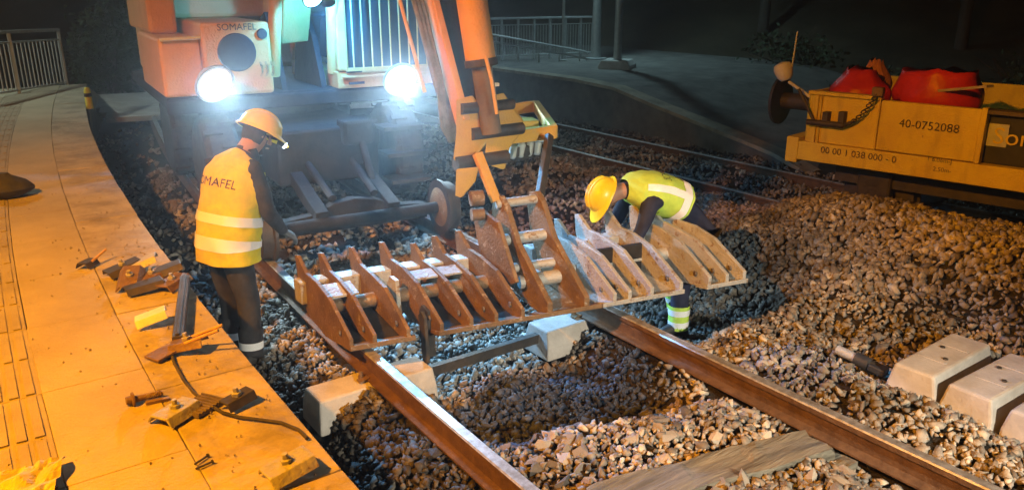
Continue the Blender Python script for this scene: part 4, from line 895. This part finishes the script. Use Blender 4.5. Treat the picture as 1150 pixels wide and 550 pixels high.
# coupling bar, brackets and chain on the side
sa, za = wpix(906, 137, -.04); sb, zb = wpix(946, 141, -.04)
b = MB(); b.tube([G(sa, -.03, za), G(sb, -.03, zb)], .032, 10); b.build('coupling_bar', 'darksteel', wag, smooth=True)
for px in (928, 946):
    s_, z = wpix(px, 133, 0); gbox(MB(), (s_-.03, -.045, z-.06), (s_+.03, .05, z+.07)).build('bar_bracket', 'darksteel', wag, bevel=.004)
sc, zc = wpix(985, 106, -.03); b = MB(); NL = 15
for k in range(NL):
    t = k/(NL-1); c = G(sb*(1-t)+sc*t, -.03, zb*(1-t)+zc*t - .07*math.sin(math.pi*t)); e1 = norm(DW*.9+np.array([0, 0, .45])); e2 = np.array([0, 0, 1.]) if k % 2 else -IN
    e2 = norm(e2 - e1*(e2@e1)); b.tube([c + e1*.026*math.cos(a) + e2*.016*math.sin(a) for a in np.linspace(0, 2*math.pi, 9)], .0075, 6, cap=False)
b.build('chain', 'darksteel', wag)
b = MB(); gbox(b, (sc-.05, -.05, zc-.02), (sc+.06, .02, zc+.07)); b.build('chain_hook', 'rust', wag, bevel=.01)
s_a, z_a = wpix(897, 100, -.01); s_b, z_b = wpix(915, 138, -.01)
MB().tube([G(s_a, -.012, z_a), G(s_b, -.012, z_b)], .018, 8).build('side_strap', 'darksteel', wag)
# lettering
def wtext(st, px, py, size, d, nm='lettering', m='print'):
    s_, z = wpix(px, py, d); return text_on(st, size, lambda x, y: G(s_+x, d-.004, z+y), nm, m, wag)
wtext('40-0752088', 1043, 142, .115, .010); wtext('00 00 1 038 000 - 0', 963, 174, .098, -.001)
wtext('1 6.06m-J', 1055, 180, .06, -.001); wtext('2.50m-', 1058, 191, .06, -.001)
# dark locker recess with sign
gbox(MB(), (s3+.03, .10, .66), (s3+.9, .14, 1.16)).build('locker', 'black', wag)
b = MB(); gbox(b, (s3+.03, .0, 1.12), (s3+.9, .16, 1.155)); b.build('locker_rim', 'mud', wag)
s_, z = wpix(1122, 153, .08); gbox(MB(), (s_-.10, .085, z-.10), (s_+.07, .098, z+.11)).build('sign_plate', 'galv', wag)
s_, z = wpix(1116, 153, .08); v, f = text_tris('Somafel', .22); x0 = min(p[0] for p in v); b = MB(); b.add([G(s_+x-x0, .078, z+y) for x, y in v], f); b.build('lettering', 'wagon', wag)
# lamp on the wagon corner
s_, z = wpix(886, 92, .1); b = MB(); b.tube([G(.05, .1, 1.1), G(s_, .1, z)], .018, 8); s_, z = wpix(886, 80, .1)
tl_ = thing('tail_lamp', 'off-white lamp with thin rod on the wagon corner', 'lamp', G(.05, .1, 1.1)); b.build('lamp_post', 'white_paint', tl_)
b = MB(); b.lathe(G(s_-.02, .1, z-.10), norm(DW*-.4+np.array([0, 0, 1.])), [(0, .05), (.04, .085), (.13, .105), (.18, .09), (.2, .03)], 14); b.build('lamp_head', 'white_paint', tl_, smooth=True)
MB().tube([G(s_+.03, .1, z+.05), G(s_+.05, .1, z+.42)], .008, 6).build('rod', 'white_paint', tl_)
# red sacks and plank on the wagon
def sack(px, py, d, sx, sy, sz, label, seed, m='red_bag', name='red_sack', grp='red sacks on the wagon', base=.66, pinch=.35, spikes=()):
    s_, z = wpix(px, py, d); rings = []; N = 26; top = z + sz*.5
    for j in range(15):
        t = j/14; zz_ = base + (top-base)*t; w = (math.sin(min(1, t*1.25+.18)*math.pi/2))*(1-(1-pinch)*smooth_step(.7, 1., t))
        r = []
        for k in range(N):
            a = 2*math.pi*k/N; q = 1 + .14*mnoise.noise(Vector((math.cos(a)*1.7+seed, math.sin(a)*1.7, t*2.5))) + .07*mnoise.noise(Vector((math.cos(a)*5+seed, math.sin(a)*5, t*7)))
            hz = .09*smooth_step(.55, 1, t)*mnoise.noise(Vector((math.cos(a)*2.2+seed*3, math.sin(a)*2.2, 7)))
            r.append(G(s_ + sx*.5*w*q*math.cos(a), d + .12 + sy*.5*w*q*math.sin(a), zz_ + hz*.9))
        rings.append(r)
    b = MB(); b.loft(rings); o = b.build(name, m, base=G(s_, d+.12, base), smooth=True); o.modifiers.remove(o.modifiers['edges'])
    return tag(o, label, 'sack', grp)
sack(962, 92, .45, .62, .5, .24, 'red plastic sack near the wagon lamp', 2.3, pinch=.5)
sack(1050, 94, .5, .84, .6, .24, 'larger red plastic sack beside the loose plank', 5.1, pinch=.85)
sack(978, 78, .8, .40, .34, .16, 'pinkish sack piled behind the red sack', 8.4, m=mat('pink_sack', (.5, .22, .14), .6, 0, col2=(.4, .15, .1), scale=7, bump=.3), name='pale_sack', grp=None)
s_, z = wpix(1078, 100, .35); s_b, z_b = wpix(1112, 97, .2); b = MB(); b.beam(G(s_-.5, .5, z-.1), G(s_b, .2, z_b), .10, .025); tag(b.build('plank', mat('plank', (.42, .36, .27), .8, 0, col2=(.3, .25, .18), scale=9)), 'pale plank sticking out of the wagon beside a red sack', 'plank')

# ------------------------------------------------------------------ railings and posts
def railing(name, a, b_, h, nb, label, rail_r=.03, bars=True, m='galv', mid=None, post_every=None):
    a, b_ = np.array(a), np.array(b_); t = thing(name, label, 'railing', (a+b_)/2); up = np.array([0, 0, 1.])
    MB().beam(a + up*h, b_ + up*h, rail_r*2.6, rail_r*1.6).build('top_rail', m, t, bevel=.006)
    MB().tube([a + up*(h-.16), b_ + up*(h-.16)], rail_r*.5, 8).build('upper_rail', m, t); MB().tube([a + up*.12, b_ + up*.12], rail_r*.6, 8).build('lower_rail', m, t)
    for q in np.linspace(0, 1, post_every or 3): p = a*(1-q)+b_*q; MB().beam(p, p + up*h, .05, .05, up=(0, 1, 0)).build('post', m, t)
    for k in range(nb):
        q = (k+.5)/nb; p = a*(1-q)+b_*q; MB().tube([p + up*.12, p + up*(h-.16)], .011, 6).build('baluster', m, t)
    return t
railing('railing', at(-45, 122, z=PZ-.02), at(76, 100, z=PZ-.12), 1.02, 26, 'pale metal balustrade at the far end of the orange-lit platform')
PA, PB = at(545, 69, z=.47), at(668, 64, z=.47)
railing('railing', PA, PB, 1.02, 40, 'pale metal balustrade on the opposite platform', post_every=8)
t = thing('handrail', 'sloping double handrail in front of the opposite balustrade', 'handrail', at(600, 70, z=.47))
q0, q1 = at(552, 39, Y=PA[1]-.6), at(656, 58, Y=PB[1]-.7)
for dz in (0, -.16):
    P0_, P1_ = q0+np.array([0, 0, dz]), q1+np.array([0, 0, dz])
    MB().tube([P0_, P0_*.5+P1_*.5, P1_, P1_+np.array([.06, -.04, -.03]), P1_+np.array([.07, -.04, -.1])], .026, 10).build('rail_tube', 'galv', t, smooth=True)
for k in range(5): q = k/4*.9+.05; p = q0*(1-q)+q1*q; MB().tube([(p[0], p[1], .46), p], .02, 8).build('post', 'galv', t)
def post(name, px, py, r, h, label, base=False, m='galv'):
    p = at(px, py, z=.47); t = thing(name, label, 'post', p); MB().lathe(p, (0, 0, 1), [(0, r*1.15), (.3, r*1.1), (h, r*.8)], 14).build('shaft', m, t, smooth=True)
    if base: concrete_block(MB(), p + np.array([.0, 0, -.02]), .75, .75, .20, .6).build('footing', 'concrete', t, bevel=.02)
    else: MB().lathe(p, (0, 0, 1), [(0, r*2.6), (.02, r*2.6), (.03, r*1.3)], 12).build('base_plate', 'galv', t)
    return t
post('lamp_post', 693, 76, .085, 6, 'grey post on a concrete footing on the opposite platform', True)
post('lamp_post', 632, 68, .035, 4.5, 'thin dark pole in front of the opposite balustrade')
post('lamp_post', 669, 66, .11, 5.5, 'thick grey post at the end of the opposite balustrade')
# yellow marker post at the platform end
p = at(101, 122, z=PZ-.05); t = thing('marker_post', 'small yellow marker post at the platform end', 'marker post', p)
MB().lathe(p, (0, 0, 1), [(0, .055), (.02, .05), (.26, .045), (.3, .03), (.305, .001)], 12).build('body', mat('marker_yellow', (.75, .72, .05), .6), t, smooth=True)
MB().lathe(p+np.array([0, 0, .17]), (0, 0, 1), [(0, .052), (.05, .051)], 12).build('band', 'black', t)

# ------------------------------------------------------------------ fittings scattered on the platform
def plate_piece(px, py, yaw, label, L=.15, W=.10, bolt=True, m='rust', tilt=.0, prongs=0, grp='fittings taken off the rails'):
    c = at(px, py, z=PZ); t = thing('rail_clip_plate', label, 'clip plate', c, grp); ca, sa = math.cos(yaw), math.sin(yaw)
    ex, ey = np.array([ca, sa, 0]), np.array([-sa, ca, 0]); ez = np.array([0, 0, 1.])
    if tilt: ex = norm(ex*math.cos(tilt)+ez*math.sin(tilt)); ez = np.cross(ex, ey)
    b0 = c + np.array([0, 0, .008 + abs(tilt)*L*.5])
    prof = [(-W/2, .0), (-W*.32, .035), (W*.32, .035), (W/2, 0), (W*.42, 0), (W*.28, .025), (-W*.28, .025), (-W*.42, 0)]
    MB().prism([b0 + ey*y + ez*z for y, z in prof], -ex*L/2, ex*L/2).build('plate', m, t, bevel=.003)
    if bolt:
        b = MB(); b.lathe(b0 + ez*.035, ez, [(0, .021), (.014, .021), (.016, .012), (.035, .011), (.035, .001)], 6); b.build('bolt', 'worn_steel', t)
    for k in range(prongs):
        b = MB(); o_ = b0 + ey*(-.03+.06*k/(max(1, prongs-1))); b.tube([o_ + ez*.03, o_ + ex*(L*.5+.09) + ez*.06], .008, 8); b.build('prong', 'yellow', t)
    return t
plate_piece(198, 468, .55, 'bent steel clip plate with bolt next to a ribbed rubber pad', .17, .13, m='worn_steel')
plate_piece(325, 533, .1, 'bent steel clip plate standing by the platform edge near the bolt', .17, .14, m='worn_steel', tilt=.15)
plate_piece(172, 364, -.2, 'bright clip plate catching the light beside the steel bar', .15, .13, m='white_paint', tilt=.25, bolt=False)
plate_piece(213, 394, -.6, 'clip plate with two yellow prongs at the foot of the steel bar', .16, .11, m='rust', tilt=.2, prongs=2)
plate_piece(268, 455, .3, 'dark clip plate with a bolt standing upright on the cable', .13, .09, m='darksteel', tilt=.1)
plate_piece(99, 300, .8, 'dark clip plate lying apart with a thin spike', .11, .09, m='darksteel', bolt=False, prongs=1)
for k, (px, py, yw, tl_k, m, lb) in enumerate([(140, 308, .2, .2, 'darksteel', 'dark clip plate on the heap of fittings, nearest the spiked plate'), (160, 306, -.3, .35, 'worn_steel', 'grey clip plate on top of the heap of fittings'), (172, 316, .5, .1, 'rust', 'rusty clip plate in the heap of fittings'), (186, 312, -.1, .25, 'darksteel', 'dark clip plate at the track side of the heap of fittings'), (148, 322, 1.2, .3, 'rust', 'rusty clip plate leaning on the front of the heap of fittings'), (163, 327, .0, .1, 'darksteel', 'small dark clip plate at the foot of the heap of fittings'), (194, 322, .7, .05, 'rust', 'rusty clip plate lying flat beside the heap of fittings')]):
    plate_piece(px, py, yw, lb, .20, .14, bolt=k % 2 == 0, m=m, tilt=tl_k)
c = at(213, 400, z=PZ); b = MB(); b.box(at(188, 398, z=PZ)+np.array([0, 0, .02]), (.17, .10, .012), (norm((.9, .4, .1)), norm((-.4, .9, 0)), (0, 0, 1))); tag(b.build('flat_plate', 'rust', bevel=.003), 'flat brown plate lying next to the pronged clip plate', 'plate')
# steel bar
p0, p1 = at(200, 384, z=PZ+.03), at(208, 314, z=PZ+.03); b = MB(); b.beam(p0, p1, .05, .055); b.beam(p0+(p1-p0)*.02+np.array([.0, 0, .03]), p1+np.array([0, 0, .03]), .02, .012); tag(b.build('steel_bar', 'darksteel', bevel=.005), 'dark steel bar lying along the platform edge', 'bar')
# screw spike
c0, c1 = at(146, 449, z=PZ+.022), at(183, 441, z=PZ+.015); d = norm(c1-c0); L = np.linalg.norm(c1-c0)
t = thing('screw_spike', 'rusty screw spike lying alone on the orange paving', 'screw', at(160, 447, z=PZ)); MB().tube([c0+d*.02, c0+d*L*.5, c0+d*L], [.014, .013, .009], 10).build('shank', 'rust', t, smooth=True)
MB().lathe(c0-d*.015, d, [(0, .016), (.02, .018), (.022, .030), (.03, .030), (.034, .014)], 10).build('head', 'rust', t)
b = MB()
for k in range(9): b.lathe(c0+d*(L*.45+k*L*.055), d, [(0, .012), (.003, .0155), (.006, .012)], 10)
b.build('thread', 'rust', t)
MB().beam(c0+d*.03+np.array([.02, -.035, -.012]), c0+d*.12+np.array([.02, -.04, -.012]), .02, .012).build('washer_strip', 'rust', t)
# ribbed rubber pad
c = at(226, 457, z=PZ); ex = norm((.85, .5, 0)); ey = np.cross((0, 0, 1), ex); t = thing('rubber_pad', 'dark ribbed rubber rail pad on the platform', 'rubber pad', c)
MB().box(c+np.array([0, 0, .008]), (.15, .12, .014), (ex, ey, (0, 0, 1))).build('pad', 'mud', t)
b = MB()
for k in range(8): b.box(c+ex*(-.066+.019*k)+np.array([0, 0, .017]), (.008, .118, .006), (ex, ey, (0, 0, 1)))
b.build('pad_ribs', 'mud', t)
# cable
P = [at(x, y, z=PZ+.008) for x, y in [(190, 388), (196, 408), (206, 426), (217, 440), (232, 452), (250, 463), (268, 468), (292, 471), (315, 474), (335, 482), (345, 492)]]
tag(MB().tube(P, .007, 8).build('cable', 'rubber', smooth=True), 'thin dark cable winding between the fittings to the platform edge', 'cable')
for px, py, an, lb in ((226, 516, .5, 'small nail lying below the ribbed pad on bare paving'), (229, 522, .2, 'tiny bent nail beside the small nail')):
    c = at(px, py, z=PZ+.006); d = np.array([math.cos(an), math.sin(an), 0]); b = MB(); b.tube([c-d*.03, c+d*.03], .004, 6); b.lathe(c+d*.03, d, [(0, .008), (.004, .008)], 8); tag(b.build('nail', 'darksteel'), lb, 'nail')
# crumpled sheet in the corner and dark bag
c = at(14, 556, z=PZ); b = MB(); n = 26; vs = []
for j in range(n):
    for i in range(n):
        x, y = (i/(n-1)-.5)*.30, (j/(n-1)-.5)*.26; vs.append(c + np.array([x*.95+.3*y, y-.02, .018+.045*abs(mnoise.noise(Vector((x*9, y*9, 2))))+.02*abs(mnoise.noise(Vector((x*24, y*24, 5))))]))
b.add(vs, [(j*n+i, j*n+i+1, (j+1)*n+i+1, (j+1)*n+i) for j in range(n-1) for i in range(n-1)]); o = b.build('plastic_sheet', 'sheet'); sm = o.modifiers.new('thick', 'SOLIDIFY'); sm.thickness = .002
tag(o, 'crumpled pale plastic sheet on the bright orange paving', 'sheet')
c = at(4, 222, z=PZ); rings = []
for j in range(9):
    t_ = j/8; w = math.sin(min(1, t_*1.6+.35)*math.pi/2)*(1-.75*smooth_step(.4, 1, t_)); rings.append([c + np.array([math.cos(a)*.24*w*(1+.15*mnoise.noise(Vector((math.cos(a)*2, math.sin(a)*2, t_*3)))), math.sin(a)*.16*w, t_*.2]) for a in np.linspace(0, 2*math.pi, 20, endpoint=False)])
b = MB(); b.loft(rings); tag(b.build('canvas_bag', 'jacket', base=c, smooth=True), 'dark slumped canvas bag on the platform', 'bag')
# small jack tool on the ballast
pa, pb = at(940, 392, z=-.06), at(982, 412, z=-.10); t = thing('hydraulic_jack', 'small dark metal jack lying on the ballast by the concrete blocks', 'jack', (pa+pb)/2-np.array([0, 0, .05])); d = norm(pb-pa); L = np.linalg.norm(pb-pa)
MB().tube([pa, pa+d*L*.55], .033, 14).build('cylinder', 'worn_steel', t, smooth=True); MB().lathe(pa+d*L*.5, d, [(0, .034), (.0, .045), (.09, .045), (.1, .03), (.13, .03)], 14).build('collar', 'black', t, smooth=True)
MB().beam(pb-d*.03, pb+d*.08, .09, .05).build('foot', 'black', t, bevel=.01); MB().tube([pa+d*L*.6, pa+d*L*.6+np.array([.1, .02, .04])], .008, 8).build('lever', 'darksteel', t)

# ------------------------------------------------------------------ vegetation in the dark
def leaves(center, radii, n, size, seed, clumps=14):
    r = np.random.default_rng(seed); cc = r.normal(0, 1, (clumps, 3)); cc /= np.linalg.norm(cc, axis=1)[:, None]; cc *= r.uniform(.3, .95, (clumps, 1))
    k = r.integers(0, clumps, n); p = cc[k] + r.normal(0, .22, (n, 3)); P = np.array(center) + p*np.array(radii); vs = np.empty((n, 4, 3))
    a = r.normal(0, 1, (n, 3)); a /= np.linalg.norm(a, axis=1)[:, None]; c_ = np.cross(a, r.normal(0, 1, (n, 3))); c_ /= np.linalg.norm(c_, axis=1)[:, None]; s_ = size*r.uniform(.6, 1.4, (n, 1))
    vs[:, 0] = P - a*s_; vs[:, 1] = P + c_*s_*.45; vs[:, 2] = P + a*s_; vs[:, 3] = P - c_*s_*.45
    b = MB(); b.v = [tuple(v) for v in vs.reshape(-1, 3)]; b.f = [(4*i, 4*i+1, 4*i+2, 4*i+3) for i in range(n)]; b.mi = [0]*n; return b
def ground_z(X, Y):
    d = max(0, X*.85+Y*.5-19.5); return -.62 + .42*d*(1-math.exp(-d/7))
def shrub(X, Y, z, h, w, label, seed, n=1800):
    t = thing('shrub', label, 'shrub', (X, Y, z), 'shrubs in the dark'); leaves((X, Y, z+h*.55), (w, w, h*.55), n, .07, seed).build('foliage', 'leaf', t)
    b = MB(); r = random.Random(seed)
    for k in range(6): b.tube([(X, Y, z), (X+r.uniform(-.3, .3)*w, Y+r.uniform(-.3, .3)*w, z+h*.5), (X+r.uniform(-.7, .7)*w, Y+r.uniform(-.7, .7)*w, z+h*.9)], [.03, .02, .008], 6)
    b.build('stem', 'bark', t)
def tree(X, Y, h, label, seed, lean=0.):
    z = ground_z(X, Y)-.1; r = random.Random(seed); t = thing('tree', label, 'tree', (X, Y, z), 'trees on the dark bank'); b = MB(); top = np.array([X+lean, Y, z+h])
    b.tube([(X, Y, z), (X+lean*.3, Y, z+h*.35), (X+lean*.7, Y, z+h*.7), top], [.17, .13, .09, .04], 10)
    for k in range(9):
        q = .3+.65*k/9; p = np.array([X+lean*q, Y, z+h*q]); a = r.uniform(0, 6.28); L = h*.28*(1.1-q*.6); b.tube([p, p+np.array([math.cos(a)*L*.5, math.sin(a)*L*.5, L*.35]), p+np.array([math.cos(a)*L, math.sin(a)*L, L*.5])], [.06, .04, .015], 6)
    b.build('trunk', 'bark', t, smooth=True); leaves((X+lean*.7, Y, z+h*.72), (h*.34, h*.34, h*.36), 3200, .13, seed, 22).build('crown', 'leaf', t)
pb_ = at(128, 112, z=-.2); shrub(pb_[0], pb_[1], -.35, 1.9, .75, 'dark dense shrub beyond the platform end marker post', 3, 2600)
shrub(pb_[0]+1.2, pb_[1]+3.5, -.5, 2.4, 1.1, 'taller dark shrub farther behind the platform end', 4, 2400)
for k, (X, Y, h, w) in enumerate([(14.8, 11.2, .9, .8), (16.2, 9.0, 1.3, 1.0), (17.5, 12.5, 1.5, 1.2), (16.4, 5.8, 1.2, 1.0), (19, 7.5, 1.7, 1.4), (15.4, 3.2, 1.2, 1.0)]):
    shrub(X, Y, ground_z(X, Y)-.1, h, w, ['low shrub by the opposite platform slope', 'dark shrub on the bank above the sloping platform end', 'shrub high on the bank behind the grey post', 'dark shrub on the bank behind the wagon lamp', 'big dark shrub high on the bank behind the wagon', 'dark shrub behind the red sacks'][k], 20+k)
for k, (X, Y, h, ln) in enumerate([(21, 16, 8, .3), (23, 11, 9, -.2), (20.5, 7, 8, .2), (19, 3.0, 8, .1), (13, 27, 9, .3), (6, 33, 9, 0), (-2, 30, 8, .2)]):
    tree(X, Y, h, ['dark tree on the bank behind the opposite platform posts', 'dark tree high on the bank between the posts and the wagon', 'dark tree on the bank behind the wagon lamp', 'dark tree behind the wagon sign locker', 'dark tree far behind the opposite balustrade', 'dark tree far along the line behind the excavator', 'dark tree far behind the pale platform balustrade'][k], 60+k, ln)

# ------------------------------------------------------------------ platform lamps (outside the picture) that light the place
def street_lamp(X, Y, h, reach, target, energy, col, lens, label, spread=160, shield=None):
    t = thing('street_lamp', label, 'street lamp', (X, Y, PZ)); up = np.array([0, 0, 1.]); p = np.array([X, Y, PZ]); d = norm((target[0]-X, target[1]-Y, 0)); hd = p + up*h + d*reach
    MB().lathe(p, up, [(0, .14), (.4, .12), (.42, .075), (h, .05)], 14).build('pole', 'galv', t, smooth=True)
    MB().tube([p + up*(h-.1), p + up*(h+.15) + d*reach*.4, hd + up*.12], [.045, .04, .035], 10).build('arm', 'galv', t, smooth=True)
    b = MB(); b.loft([[hd + d*x*.34*q + np.array([-d[1], d[0], 0])*y*.15*q + up*z for x, y in ((-1, -1), (1, -1), (1, 1), (-1, 1))] for z, q in ((.0, 1), (.10, .95), (.17, .6))]); b.build('lamp_housing', 'galv', t, bevel=.02)
    MB().box(hd - up*.012, (.5, .2, .02), (d, np.array([-d[1], d[0], 0]), up)).build('lamp_lens', lens, t)
    if shield is not None:      # added plate, unseen: keeps the lamp's light off the machine
        sd_ = np.array([math.cos(shield), math.sin(shield), 0]); sx_ = np.array([-sd_[1], sd_[0], 0])
        MB().box(hd + sd_*.42 - up*.13, (.012, .52, .30), (sd_, sx_, up)).build('added_shield', 'galv', t)
        for q in (-.2, .2): MB().tube([hd + sx_*q*.4, hd + sd_*.42 + sx_*q], .008, 6).build('added_shield_bracket', 'galv', t)
    spot('platform_lamp', hd - up*.05, target, energy, col, spread, .9 if spread < 150 else .4, .12, t)
street_lamp(-3.2, 2.9, 4.4, .8, (1.2, 3.6, 0), LAMPS['sodium'], (1, .34, .0), 'lens_sodium', 'tall platform lamp with orange sodium light, outside the picture', 150, R(47))
# added tripod floodlight, unseen behind the camera: fill for the near stones
fl = np.array([2.6, -3.2, -.21]); t = thing('fill_floodlight', 'added fill floodlight on a tripod behind the camera, outside the picture', 'floodlight', fl); fh = fl + np.array([0, 0, 2.8]); fd = norm(np.array([3.3, 2.6, -.2])-fh)
for k in range(3): a = 2.1*k+.5; MB().tube([fl+np.array([.5*math.cos(a), .5*math.sin(a), 0]), fl+np.array([0, 0, 1.1])], .016, 8).build('leg', 'darksteel', t)
MB().tube([fl+np.array([0, 0, .7]), fh-np.array([0, 0, .12])], .02, 10).build('mast', 'darksteel', t)
MB().box(fh-fd*.06, (.10, .32, .24), (fd, np.cross((0, 0, 1), fd), np.cross(fd, np.cross((0, 0, 1), fd)))).build('lamp_housing', 'yellow', t, bevel=.015)
MB().box(fh-fd*.002, (.01, .26, .18), (fd, np.cross((0, 0, 1), fd), np.cross(fd, np.cross((0, 0, 1), fd)))).build('lamp_lens', 'lens_white', t)
spot('fill_lamp', fh + fd*.02, fh + fd, LAMPS['near_fill'], (1, .90, .70), 50, .75, .10, t)

street_lamp(-2.2, 15.0, 4.6, .8, (1.5, 14.5, .6), LAMPS['far'], (.80, 1, .88), 'lens_white', 'tall platform lamp with pale greenish light at the far platform end, outside the picture')
# head of the opposite platform's lamp post, above the picture
lp_o = [o for o in bpy.data.objects if o.name.startswith('lamp_post') and 'thick' in o.get('label', '')][0]
hd = np.array(lp_o['_org']) + np.array([-.5, -.3, 5.6]); b = MB(); b.tube([np.array(lp_o['_org'])+np.array([0, 0, 5.45]), hd+np.array([0, 0, .08])], .04, 8); b.build('arm', 'galv', lp_o)
b = MB(); b.loft([[hd + np.array([x*.3*q, y*.14*q, z]) for x, y in ((-1, -1), (1, -1), (1, 1), (-1, 1))] for z, q in ((0, 1), (.1, .95), (.15, .5))]); b.build('lamp_housing', 'galv', lp_o, bevel=.02)
MB().box(hd-np.array([0, 0, .012]), (.45, .2, .02)).build('lamp_lens', 'lens_white', lp_o)
spot('opposite_lamp', hd - np.array([0, 0, .05]), hd - np.array([0, 0, 3.]), LAMPS['far']*.95, (.50, .88, 1), 150, .5, .12, lp_o)

# ------------------------------------------------------------------ dusty night air round the work site
if HAZE > 0:
    b = MB(); b.lohi((-90, -90, -2.2), (90, 90, 22)); o = b.build('haze', 'black', base=(0, 0, 0)); o['kind'] = 'stuff'
    m = bpy.data.materials.new('haze'); m.use_nodes = True; nt = m.node_tree; nt.nodes.remove(nt.nodes['Principled BSDF']); pv_ = nt.nodes.new('ShaderNodeVolumePrincipled')
    pv_.inputs['Density'].default_value = HAZE; pv_.inputs['Color'].default_value = (.85, .92, 1, 1); pv_.inputs['Anisotropy'].default_value = .9
    nt.links.new(pv_.outputs[0], nt.nodes['Material Output'].inputs['Volume']); o.data.materials.clear(); o.data.materials.append(m)
for o in bpy.data.objects:
    if '_org' in o: del o['_org']
